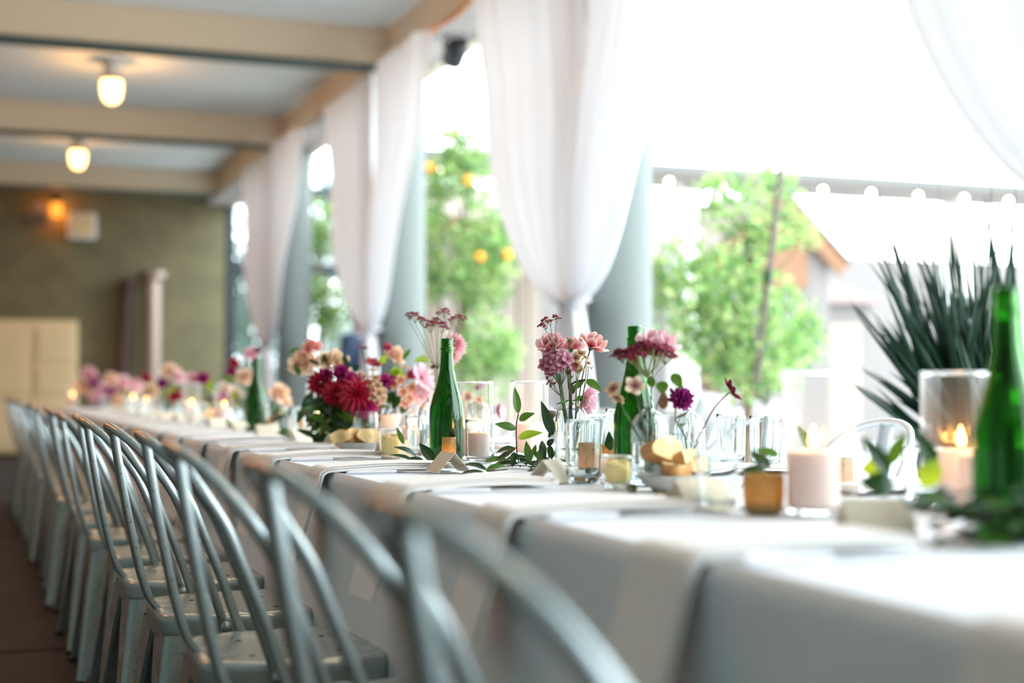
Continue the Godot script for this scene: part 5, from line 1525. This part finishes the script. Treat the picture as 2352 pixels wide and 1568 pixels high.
	# groups farther down the table
	for s in [["the peach vase left of the tall cylinder", Vector3(1.1757, 0.7369, -5.7146), [["peach_rose", "rose_peach", Vector3(1.1637, 0.9009, -5.6601), 0.042], ["cream_rose", "rose_cream", Vector3(1.1987, 0.8676, -5.7014), 0.026], ["daisy", "floret_tan", Vector3(1.1406, 0.7991, -5.6723), 0.026], ["cream_rose", "rose_cream", Vector3(1.1396, 0.7616, -5.781), 0.028]]],
		["the vase over the small dark bottle", Vector3(1.1625, 0.8118, -6.4129), [["dahlia", "dahlia_pink", Vector3(1.1514, 1.0747, -6.1941), 0.032], ["cosmos", "cosmos", Vector3(1.1776, 1.086, -6.1838), 0.02], ["dahlia", "dahlia_crimson", Vector3(1.1026, 1.0369, -6.321), 0.026], ["peach_rose", "rose_peach", Vector3(1.1462, 0.9702, -6.3067), 0.04], ["carnation", "puff_magenta", Vector3(1.0888, 0.995, -6.3277), 0.03]]],
		["the distant magenta vase", Vector3(1.1532, 0.7772, -7.167), [["carnation", "puff_magenta", Vector3(1.1587, 0.8777, -6.9474), 0.042], ["carnation", "puff_magenta", Vector3(1.1142, 0.9669, -7.2824), 0.046], ["cream_rose", "rose_cream", Vector3(1.2308, 0.896, -7.0264), 0.036], ["dahlia", "dahlia_pink", Vector3(1.0652, 0.9778, -7.3007), 0.03], ["peach_rose", "rose_peach", Vector3(1.1908, 0.9278, -7.0405), 0.034]]],
		["the distant peach and crimson vase", Vector3(1.1362, 0.7445, -8.7803), [["peach_rose", "rose_peach", Vector3(1.1453, 1.018, -8.7676), 0.05], ["pale_rose", "rose_pale", Vector3(1.1895, 0.9841, -8.7519), 0.046], ["carnation", "puff_purple", Vector3(1.0894, 0.9474, -8.6842), 0.046], ["dahlia", "dahlia_crimson", Vector3(1.1512, 0.8735, -8.5561), 0.044], ["dahlia", "dahlia_crimson", Vector3(1.0377, 0.9906, -9.0236), 0.034], ["cream_rose", "rose_cream", Vector3(1.037, 0.9007, -8.8128), 0.05]]],
		["the distant pale pink vase", Vector3(1.1449, 0.7329, -10.9184), [["pale_rose", "rose_pale", Vector3(1.087, 0.9574, -10.8258), 0.055], ["peach_rose", "rose_peach", Vector3(1.007, 0.9834, -10.9624), 0.05], ["dahlia", "dahlia_pink", Vector3(1.1651, 0.9446, -10.6895), 0.05], ["cream_rose", "rose_cream", Vector3(1.0497, 0.8366, -10.8441), 0.045]]],
		["the mauve vase at the table's far end", Vector3(1.0512, 0.7248, -12.4531), [["dahlia", "dahlia_pink", Vector3(0.9695, 1.041, -12.4735), 0.07], ["carnation", "puff_mauve", Vector3(0.9961, 0.9536, -12.3593), 0.08], ["carnation", "puff_mauve", Vector3(1.115, 0.8707, -12.3168), 0.085], ["dahlia", "dahlia_pink", Vector3(1.0223, 0.8462, -12.2458), 0.07], ["carnation", "puff_purple", Vector3(1.0396, 0.7998, -12.2409), 0.06], ["cream_rose", "rose_cream", Vector3(0.9198, 0.9247, -12.4963), 0.07], ["pale_rose", "rose_pale", Vector3(1.064, 0.9068, -12.335), 0.06]]]]:
		var n := 0
		for q in s[2]:
			var adj: String = {"peach_rose": "peach rose", "cream_rose": "cream rose", "pale_rose": "pale pink rose"}.get(q[0], "")
			if adj == "":
				adj = {"dahlia_pink": "pink dahlia", "dahlia_crimson": "crimson dahlia", "dahlia_magenta": "magenta dahlia", "puff_magenta": "magenta carnation", "puff_mauve": "mauve carnation", "puff_purple": "purple carnation", "cosmos": "dark cosmos", "floret_tan": "tan daisy"}[q[1]]
			var same := []
			for o in s[2]:
				if o[1] == q[1]:
					same.append(o[2])
			var which := ""
			if same.size() > 1:
				which = "upper " if q[2].y >= maxf(same[0].y, same[-1].y) else "lower "
			flower(q[0], q[1], "blurred %s%s in %s" % [which, adj, s[0]], s[1], q[2], Vector3(rng.randf_range(-0.4, 0.4), 0.6, 0.8), q[3], "flowers in " + s[0], "stem_green", 2)
			n += 1
		var lv := []
		for k in 12:
			var b: Vector3 = s[1] + Vector3(rng.randf_range(-0.05, 0.05), rng.randf_range(0.02, 0.16), rng.randf_range(-0.05, 0.05))
			lv.append([b, b + Vector3(rng.randfn() * 0.03, 0.02 + rng.randf() * 0.03, rng.randfn() * 0.03), 0.025, ["dark", "mid", "light"][k % 3], k % 3])
		sprig("vase_greenery", "blurred green leaves in %s" % s[0], [s[1], s[1] + Vector3(0.01, 0.1, 0), s[1] + Vector3(0, 0.17, 0.01)], lv)


# ---------------------------------------------------------------- greenery lying along the table

func build_garland() -> void:
	# the upright sprig in focus
	sprig("leaf_sprig", "upright leafy sprig in sharp focus before the second cylinder vase", [Vector3(1.1725, 0.7514, -3.0283), Vector3(1.1586, 0.7789, -3.0112), Vector3(1.1492, 0.8138, -2.9922), Vector3(1.1489, 0.8477, -2.9912), Vector3(1.1531, 0.8719, -2.9888)], [[Vector3(1.1522, 0.8719, -2.9891), Vector3(1.1443, 0.932, -2.9901), 0.0195, "mid", 0, Vector3(-0.2, 0.1, 1)], [Vector3(1.1542, 0.8574, -2.9889), Vector3(1.1829, 0.874, -2.9667), 0.02, "mid", 1, Vector3(-0.3, 0.45, 0.9)], [Vector3(1.149, 0.838, -2.9915), Vector3(1.1001, 0.8508, -2.999), 0.021, "mid", 0, Vector3(-0.2, 0.4, 0.9)], [Vector3(1.1528, 0.8176, -2.9907), Vector3(1.1959, 0.8318, -2.9524), 0.021, "light", 1, Vector3(-0.3, 0.4, 0.9)], [Vector3(1.1485, 0.7944, -2.9931), Vector3(1.1, 0.7875, -2.9904), 0.017, "dark", 1, Vector3(-0.1, 0.8, 0.6)], [Vector3(1.1459, 0.7866, -2.9944), Vector3(1.1337, 0.7548, -2.9787), 0.017, "dark", 0], [Vector3(1.1652, 0.7584, -3.0094), Vector3(1.1769, 0.7672, -2.9832), 0.016, "dark", 2]])
	sprig("leaf_sprig", "leafy sprig standing against the left side of the bud vase in focus", [Vector3(1.2454, 0.7537, -3.0326), Vector3(1.2394, 0.7819, -3.0232), Vector3(1.241, 0.8115, -3.0216)], [[Vector3(1.2482, 0.8214, -3.0185), Vector3(1.2187, 0.9005, -3.0164), 0.026, "dark", 0, Vector3(-0.3, 0.1, 0.95)], [Vector3(1.2332, 0.8547, -3.0338), Vector3(1.2694, 0.878, -3.0514), 0.026, "brown", 1, Vector3(-0.3, 0.4, 0.8)], [Vector3(1.239, 0.8165, -3.0222), Vector3(1.2499, 0.8412, -3.0172), 0.01, "dark"], [Vector3(1.2355, 0.7997, -3.0241), Vector3(1.2463, 0.8139, -3.0088), 0.016, "dark", 2], [Vector3(1.2411, 0.7997, -3.022), Vector3(1.2432, 0.7647, -3.0116), 0.016, "dark", 1], [Vector3(1.2457, 0.7779, -2.9996), Vector3(1.263, 0.7828, -2.9928), 0.018, "dark"]])
	sprig("leaf_sprig", "spray of pointed leaves fanning up at the foot of the second cylinder vase", [Vector3(1.1845, 0.7467, -3.0025), Vector3(1.1899, 0.7525, -3.0002), Vector3(1.1989, 0.7643, -2.9964)], [[Vector3(1.1788, 0.7634, -2.9827), Vector3(1.1692, 0.8118, -2.9847), 0.02, "mid", 0, Vector3(-0.5, 0.1, 0.9)], [Vector3(1.1915, 0.7779, -2.9988), Vector3(1.1976, 0.8033, -2.9956), 0.012, "mid"], [Vector3(1.1932, 0.7692, -2.977), Vector3(1.2128, 0.7982, -2.9685), 0.022, "mid", 1], [Vector3(1.1769, 0.762, -2.9727), Vector3(1.1964, 0.7559, -2.9334), 0.024, "dark", 1, Vector3(-0.2, 0.75, 0.6)], [Vector3(1.1372, 0.7449, -2.9135), Vector3(1.1649, 0.7555, -2.8812), 0.02, "dark", 0, Vector3(0, 0.9, 0.4)], [Vector3(1.1789, 0.7565, -3.0043), Vector3(1.1642, 0.7721, -3.0094), 0.018, "dark"]])
	sprig("leaf_sprig", "pair of glossy dark leaves lying right of the tent card in focus", [Vector3(1.0673, 0.7582, -2.8326), Vector3(1.039, 0.7575, -2.822), Vector3(1.0221, 0.7557, -2.8285)], [[Vector3(1.0203, 0.7575, -2.8291), Vector3(0.9757, 0.7692, -2.8671), 0.022, "dark", 1, Vector3(-0.1, 0.9, 0.4)], [Vector3(1.0085, 0.7551, -2.8122), Vector3(0.953, 0.7521, -2.8228), 0.018, "dark", 0, Vector3(0, 0.9, 0.35)], [Vector3(1.0187, 0.7548, -2.8298), Vector3(1.0681, 0.7674, -2.832), 0.022, "mid", 1, Vector3(0, 0.9, 0.45)]])
	sprig("leaf_sprig", "spray of dark leaves before the foot of the green bottle in focus", [Vector3(0.9979, 0.7581, -3.1588), Vector3(0.9745, 0.7621, -3.1675), Vector3(0.9511, 0.7651, -3.1763)], [[Vector3(0.9725, 0.7681, -3.1681), Vector3(0.9171, 0.7969, -3.1668), 0.02, "dark", 1, Vector3(-0.2, 0.8, 0.6)], [Vector3(0.9505, 0.7647, -3.123), Vector3(0.8978, 0.7809, -3.1318), 0.016, "dark", 0, Vector3(-0.1, 0.9, 0.5)], [Vector3(1.0119, 0.7581, -3.1534), Vector3(0.9818, 0.8033, -3.1848), 0.026, "dark", 0, Vector3(-0.4, 0.4, 0.8)], [Vector3(0.9825, 0.7591, -3.1432), Vector3(0.947, 0.7716, -3.1456), 0.016, "dark"], [Vector3(1.0157, 0.7901, -3.4185), Vector3(0.9971, 0.8331, -3.4242), 0.014, "mid"]])
	sprig("leaf_sprig", "long stem of leaves lying between the butter glass and the bread bowl", [Vector3(1.0854, 0.7473, -2.1838), Vector3(1.0787, 0.745, -2.272), Vector3(1.1189, 0.7521, -2.4706)], [[Vector3(1.0853, 0.751, -2.1837), Vector3(1.0682, 0.739, -2.0621), 0.024, "dark"], [Vector3(1.0754, 0.7502, -2.2303), Vector3(1.0785, 0.7639, -2.2715), 0.02, "dark"], [Vector3(1.094, 0.7455, -2.1056), Vector3(1.0731, 0.7398, -2.0067), 0.026, "dark", 1], [Vector3(1.0617, 0.7474, -1.9573), Vector3(1.0551, 0.7475, -1.8527), 0.026, "dark"], [Vector3(1.1123, 0.7596, -2.5264), Vector3(1.123, 0.7779, -2.4896), 0.022, "dark", 1], [Vector3(1.2402, 0.8007, -2.6904), Vector3(1.2364, 0.8409, -2.6905), 0.02, "dark"], [Vector3(1.23, 0.8096, -2.694), Vector3(1.2415, 0.8275, -2.689), 0.014, "mid"]])
	sprig("leaf_sprig", "blurred dark leaf spray over the round gold votive", [Vector3(1.1617, 0.7704, -2.0255), Vector3(1.1841, 0.8017, -2.0159), Vector3(1.2003, 0.8122, -2.0094)], [[Vector3(1.2069, 0.8017, -2.0072), Vector3(1.1753, 0.8296, -2.0183), 0.022, "dark"], [Vector3(1.2005, 0.7948, -2.0099), Vector3(1.1614, 0.7982, -2.0247), 0.022, "dark", 1], [Vector3(1.2728, 0.8179, -2.0887), Vector3(1.2352, 0.8288, -2.1026), 0.016, "mid"], [Vector3(1.4302, 0.8202, -2.2428), Vector3(1.4091, 0.8635, -2.2493), 0.018, "mid"], [Vector3(1.0802, 0.7484, -1.8967), Vector3(1.0731, 0.7399, -1.8461), 0.02, "dark"]])
	sprig("leaf_sprig", "blurred cluster of broad dark leaves before the black planter", [Vector3(1.2022, 0.7689, -1.6676), Vector3(1.2008, 0.8002, -1.6456), Vector3(1.2109, 0.8363, -1.6299), Vector3(1.2161, 0.8659, -1.6269)], [[Vector3(1.1752, 0.8127, -1.6442), Vector3(1.1387, 0.8659, -1.6563), 0.024, "dark"], [Vector3(1.1844, 0.8234, -1.6618), Vector3(1.2061, 0.8711, -1.6519), 0.022, "mid"], [Vector3(1.1688, 0.7964, -1.6258), Vector3(1.125, 0.8052, -1.6422), 0.036, "dark", 1], [Vector3(1.2332, 0.8186, -1.622), Vector3(1.2049, 0.8777, -1.6307), 0.026, "dark"], [Vector3(1.2044, 0.7964, -1.6123), Vector3(1.2294, 0.8368, -1.6121), 0.034, "light", 1], [Vector3(1.2073, 0.7841, -1.5794), Vector3(1.1729, 0.787, -1.5925), 0.02, "dark"], [Vector3(1.1848, 0.8229, -1.6724), Vector3(1.154, 0.8169, -1.6843), 0.03, "light"], [Vector3(1.1752, 0.7726, -1.5921), Vector3(1.2099, 0.7927, -1.5782), 0.022, "dark", 1]])
	var mess := []
	for k in 16:
		var b := Vector3(1.1762, 0.7517, -2.984) + Vector3(rng.randf_range(-0.09, 0.09), rng.randf_range(-0.005, 0.02), rng.randf_range(-0.12, 0.14))
		b.y = maxf(b.y, 0.756)
		var d := Vector3(rng.randfn(), rng.randf_range(-0.05, 0.45), rng.randfn()).normalized()
		mess.append([b, b + d * rng.randf_range(0.045, 0.07), rng.randf_range(0.017, 0.026), "dark" if k % 4 else "mid", k % 3, Vector3(-0.25, 0.85, 0.45)])
	sprig("leaf_sprig", "low tangle of dark leaves lying behind the tent card near the bud vase in focus", [Vector3(1.1878, 0.75, -2.8726), Vector3(1.1717, 0.75, -2.9858) + Vector3(0, 0.006, 0), Vector3(1.1522, 0.75, -3.1003)], mess)
	var heap := []
	for k in 90:
		var b := Vector3(1.1228, 0.75, -1.3772) + Vector3(rng.randf_range(-0.07, 0.1), rng.randf_range(0.004, 0.05), rng.randf_range(-0.07, 0.08))
		var d := Vector3(rng.randfn(), rng.randf_range(0, 0.5), rng.randfn()).normalized()
		heap.append([b, b + d * rng.randf_range(0.035, 0.06), rng.randf_range(0.015, 0.025), "dark" if k % 5 else "mid", k % 3, Vector3(-0.2, 0.9, 0.3)])
	sprig("leaf_heap", "dark heap of leaves round the foot of the large blurred bottle", [Vector3(1.1324, 0.75, -1.4486), Vector3(1.129, 0.75, -1.3963), Vector3(1.1353, 0.75, -1.3511)], heap)
	for k in 9:
		var z := -4.7 - 0.85 * k
		var lv := []
		for j in 14:
			var b := Vector3(1.15 + 0.08 * sin(k * 2.0 + j * 0.4), 0.756, z - 0.05 * j + 0.3)
			var d := Vector3(rng.randfn(), rng.randf_range(0.1, 0.7), rng.randfn()).normalized()
			lv.append([b, b + d * 0.055, 0.022, "dark" if j % 3 else "mid", j % 3])
		sprig("table_garland", "%s length of leafy garland down the middle of the table beyond the big bowl" % COUNT[k], [Vector3(1.15, 0.756, z + 0.3), Vector3(1.12, 0.756, z), Vector3(1.17, 0.756, z - 0.35)], lv, "garland lengths down the table")

# ---------------------------------------------------------------- guests in the courtyard

# one closed skin round tapered bones [from, to, radius, radius, colour], joined smoothly: surface nets on a grid of cells
func skin(mb: MB, bones: Array, cell: float, blend: float) -> void:
	var lo := Vector3.INF
	var hi := -Vector3.INF
	for b in bones:
		for k in 2:
			var r: float = b[2 + k] + cell * 2.0 + blend
			lo = lo.min(b[k] - Vector3.ONE * r)
			hi = hi.max(b[k] + Vector3.ONE * r)
	var n := Vector3i(((hi - lo) / cell).ceil()) + Vector3i.ONE
	var f := PackedFloat32Array()
	f.resize(n.x * n.y * n.z)
	f.fill(1.0)
	var sx := n.y * n.z
	for b in bones:
		var p0: Vector3 = b[0]
		var d: Vector3 = b[1] - p0
		var dd := maxf(d.length_squared(), 1e-9)
		var ra: float = b[2]
		var rb: float = b[3]
		var m := maxf(ra, rb) + cell * 2.0 + blend
		var i0 := Vector3i(((p0.min(b[1]) - Vector3.ONE * m - lo) / cell).floor()).clamp(Vector3i.ZERO, n - Vector3i.ONE)
		var i1 := Vector3i(((p0.max(b[1]) + Vector3.ONE * m - lo) / cell).ceil()).clamp(Vector3i.ZERO, n - Vector3i.ONE)
		for x in range(i0.x, i1.x + 1):
			for y in range(i0.y, i1.y + 1):
				for z in range(i0.z, i1.z + 1):
					var q := lo + Vector3(x, y, z) * cell - p0
					var t := clampf(q.dot(d) / dd, 0, 1)
					var s := (q - d * t).length() - lerpf(ra, rb, t)
					var at := x * sx + y * n.z + z
					var o := f[at]
					var h := maxf(blend - absf(s - o), 0.0) / blend
					f[at] = minf(s, o) - h * h * blend * 0.25
	var ids := {}
	var corner := [0, sx, n.z, sx + n.z, 1, sx + 1, n.z + 1, sx + n.z + 1]
	var edges := [[0, 1], [2, 3], [4, 5], [6, 7], [0, 2], [1, 3], [4, 6], [5, 7], [0, 4], [1, 5], [2, 6], [3, 7]]
	for x in n.x - 1:
		for y in n.y - 1:
			for z in n.z - 1:
				var at := x * sx + y * n.z + z
				var neg := 0
				for c in corner:
					if f[at + c] < 0:
						neg += 1
				if neg == 0 or neg == 8:
					continue
				var sum := Vector3.ZERO
				var k := 0
				for e in edges:
					var a: float = f[at + corner[e[0]]]
					var b: float = f[at + corner[e[1]]]
					if (a < 0) != (b < 0):
						var t := a / (a - b)
						sum += Vector3(e[0] & 1, e[0] >> 1 & 1, e[0] >> 2).lerp(Vector3(e[1] & 1, e[1] >> 1 & 1, e[1] >> 2), t)
						k += 1
				var w := lo + (Vector3(x, y, z) + sum / k) * cell
				var best := INF
				for b in bones:
					var d: Vector3 = b[1] - b[0]
					var t := clampf((w - b[0]).dot(d) / maxf(d.length_squared(), 1e-9), 0, 1)
					var s: float = (w - b[0] - d * t).length() - lerpf(b[2], b[3], t)
					if s < best:
						best = s
						mb.col = b[4]
				ids[at] = mb.p(w)
	for at: int in ids:
		for ax in 3:
			var st: int = [sx, n.z, 1][ax]
			var u: int = [n.z, 1, sx][ax]
			var v: int = [1, sx, n.z][ax]
			if (f[at] < 0) == (f[at + st] < 0) or not (ids.has(at - u) and ids.has(at - v) and ids.has(at - u - v)):
				continue
			if f[at] < 0:
				mb.quad(ids[at], ids[at - v], ids[at - u - v], ids[at - u])
			else:
				mb.quad(ids[at], ids[at - u], ids[at - u - v], ids[at - v])


func hand(mb: MB, wrist: Vector3, along: Vector3, out: Vector3, side: Vector3, tone: Color) -> void:
	var b := []
	var palm := wrist + along * 0.085
	for k in 4:
		b.append([wrist + side * (k - 1.5) * 0.012, palm + side * (k - 1.5) * 0.019, 0.014, 0.011, tone])
		var l: float = [0.066, 0.076, 0.07, 0.055][k]
		var root := palm + side * (k - 1.5) * 0.019
		var mid := root + (along * 0.9 - out * 0.3).normalized() * l * 0.5
		b.append([root, mid, 0.0095, 0.0085, tone])
		b.append([mid, mid + (along * 0.6 - out * 0.75).normalized() * l * 0.5, 0.0085, 0.007, tone])
	var th := wrist + along * 0.025 - side * 0.03
	b.append([th, th + (along * 0.7 - side * 0.7).normalized() * 0.035, 0.012, 0.01, tone])
	b.append([th + (along * 0.7 - side * 0.7).normalized() * 0.035, th + (along * 0.7 - side * 0.7).normalized() * 0.035 + (along * 0.9 - side * 0.1 - out * 0.3).normalized() * 0.032, 0.01, 0.008, tone])
	skin(mb, b, 0.005, 0.006)


# faces +Z, feet on y = 0; seat 0 stands up; tones: skin, top, legs, hair
func person(label: String, at: Vector3, turn: float, seat: float, tall: float, tones: Array, long_hair: bool, lapels: bool) -> void:
	var t := thing("person", label, "person", at, turn)
	t.scale = Vector3.ONE * tall / 1.72
	var hip := Vector3(0, seat + 0.1 if seat > 0 else 0.92, 0)
	var chest := hip + Vector3(0, 0.33, 0.02)
	var neck := hip + Vector3(0, 0.52, 0.0)
	var head := neck + Vector3(0, 0.13, 0.03)
	var sk: Color = tones[0]
	var body := []
	var top := []
	var legs := []
	top.append([hip + Vector3(-0.05, 0.02, 0), hip + Vector3(0.05, 0.02, 0), 0.135, 0.135, tones[1]])
	top.append([hip + Vector3(0, 0.1, 0), chest, 0.13, 0.14, tones[1]])
	top.append([chest + Vector3(-0.07, 0, 0), chest + Vector3(0.07, 0, 0), 0.125, 0.125, tones[1]])
	top.append([neck + Vector3(-0.15, -0.075, 0), neck + Vector3(0.15, -0.075, 0), 0.062, 0.062, tones[1]])
	body.append([hip, neck + Vector3(0, -0.06, 0), 0.06, 0.05, sk])
	body.append([neck + Vector3(-0.17, -0.08, 0), neck + Vector3(0.17, -0.08, 0), 0.035, 0.035, sk])
	body.append([neck + Vector3(0, -0.06, 0), neck + Vector3(0, 0.05, 0.015), 0.056, 0.052, sk])
	for s in [-1.0, 1.0]:
		var sh := neck + Vector3(s * 0.175, -0.08, 0)
		var el := sh + (Vector3(s * 0.05, -0.25, 0.1) if seat > 0 else Vector3(s * 0.06, -0.29, -0.02))
		var wr := el + (Vector3(-s * 0.08, -0.06, 0.23) if seat > 0 else Vector3(-s * 0.01, -0.24, 0.09))
		top.append([sh, el, 0.058, 0.046, tones[1]])
		top.append([el, el.lerp(wr, 0.88), 0.045, 0.036, tones[1]])
		body.append([sh, el, 0.036, 0.032, sk])
		body.append([el, wr, 0.032, 0.026, sk])
		body.append([hip + Vector3(s * 0.09, 0, 0), hip, 0.06, 0.06, sk])
		var hb := MB.new()
		var al := (wr - el).normalized()
		var ou := Vector3.UP.cross(al).normalized().cross(al).normalized() * -1.0
		hand(hb, wr, al, ou, al.cross(ou).normalized() * s, sk)
		part(t, "hand", hb.done(M["skin_and_cloth"]))
		var hj := hip + Vector3(s * 0.09, 0, 0)
		var kn := hj + (Vector3(s * 0.04, 0.0, 0.42) if seat > 0 else Vector3(s * 0.01, -0.42, 0.02))
		var an := Vector3(kn.x, 0.09, kn.z + (0.02 if seat > 0 else -0.03))
		body.append([hj, kn, 0.06, 0.045, sk])
		body.append([kn, an, 0.042, 0.03, sk])
		legs.append([hj, kn, 0.092, 0.064, tones[2]])
		legs.append([kn, an, 0.062, 0.045, tones[2]])
		legs.append([an + Vector3(0, -0.05, -0.03), an + Vector3(0, -0.058, 0.15), 0.04, 0.032, Color(0.03, 0.02, 0.02)])
	var hd := [[head + Vector3(0, 0.045, -0.02), head + Vector3(0, 0.055, 0.02), 0.088, 0.08, sk], [head + Vector3(0, -0.02, 0.025), head + Vector3(0, -0.06, 0.045), 0.068, 0.04, sk], [head + Vector3(0, 0.02, 0.095), head + Vector3(0, -0.012, 0.11), 0.009, 0.014, sk]]
	for s in [-1.0, 1.0]:
		hd.append([head + Vector3(s * 0.083, 0.025, 0.0), head + Vector3(s * 0.083, -0.015, 0.005), 0.016, 0.011, sk])
	hd.append([head + Vector3(0, -0.02, 0.0), neck + Vector3(0, -0.02, 0.01), 0.054, 0.054, sk])
	var mb := MB.new()
	body.append_array(hd)
	skin(mb, body, 0.013, 0.02)
	part(t, "body", mb.done(M["skin_and_cloth"]))
	mb = MB.new()
	skin(mb, top, 0.02, 0.05)
	part(t, "jacket" if lapels else "shirt", mb.done(M["skin_and_cloth"]))
	mb = MB.new()
	skin(mb, legs, 0.022, 0.03)
	part(t, "trousers", mb.done(M["skin_and_cloth"]))
	var hair := [[head + Vector3(0, 0.062, -0.03), head + Vector3(0, 0.075, 0.012), 0.09, 0.082, tones[3]], [head + Vector3(0, 0.03, -0.05), head + Vector3(0, -0.03 if not long_hair else -0.15, -0.06), 0.075, 0.05 if not long_hair else 0.06, tones[3]]]
	mb = MB.new()
	skin(mb, hair, 0.013, 0.03)
	part(t, "hair", mb.done(M["skin_and_cloth"]))
	for s in [-1.0, 1.0]:
		mb = MB.new()
		mb.col = Color(0.04, 0.03, 0.03)
		mb.ball(head + Vector3(s * 0.032, 0.028, 0.096), Vector3(0.011, 0.006, 0.006), 8, 5)
		part(t, "eye", mb.done(M["skin_and_cloth"]))
	mb = MB.new()
	mb.col = Color(0.45, 0.14, 0.13)
	mb.ball(head + Vector3(0, -0.045, 0.093), Vector3(0.022, 0.006, 0.008), 8, 5)
	part(t, "mouth", mb.done(M["skin_and_cloth"]))
	if lapels:
		mb = MB.new()
		mb.col = Color(0.8, 0.82, 0.85)
		mb.box(neck + Vector3(0, -0.06, 0.0), Vector3(0.17, 0.09, 0.14), 0.03)
		part(t, "collar", mb.done(M["skin_and_cloth"]))


func build_people() -> void:
	var light_skin := Color(0.2, 0.1, 0.075)
	var white := Color(0.32, 0.31, 0.3)
	var src: Node3D = get_node("metal_chair_020")
	for q in [[Vector3(5.3719, -0.1, -9.7659), -2.6, "white metal chair out in the courtyard under the grey-haired guest"], [Vector3(5.8246, -0.1, -9.8077), -2.9, "white metal chair out in the courtyard under the brown-haired guest"]]:
		var c := copy(src, q[2], q[0] - Vector3(sin(q[1]), 0, cos(q[1])) * 0.16, q[1] - PI / 2)
		c.remove_meta("group")
	person("grey-haired guest in a white shirt seated in the courtyard left of the citrus trunk", Vector3(5.3719, -0.1, -9.7659), -2.6, 0.45, 1.6, [light_skin, white, Color(0.2, 0.18, 0.16), Color(0.08, 0.08, 0.085)], false, false)
	person("brown-haired guest in white seated in the courtyard right of the citrus trunk", Vector3(5.8246, -0.1, -9.8077), -2.9, 0.45, 1.5, [light_skin, white, Color(0.2, 0.19, 0.18), Color(0.07, 0.08, 0.05)], true, false)
	person("guest in a navy jacket standing half hidden behind the middle curtain", Vector3(3.7438, -0.1, -14.2394), 0.7, 0.0, 1.9, [light_skin, Color(0.012, 0.03, 0.06), Color(0.02, 0.03, 0.05), Color(0.08, 0.05, 0.03)], false, true)
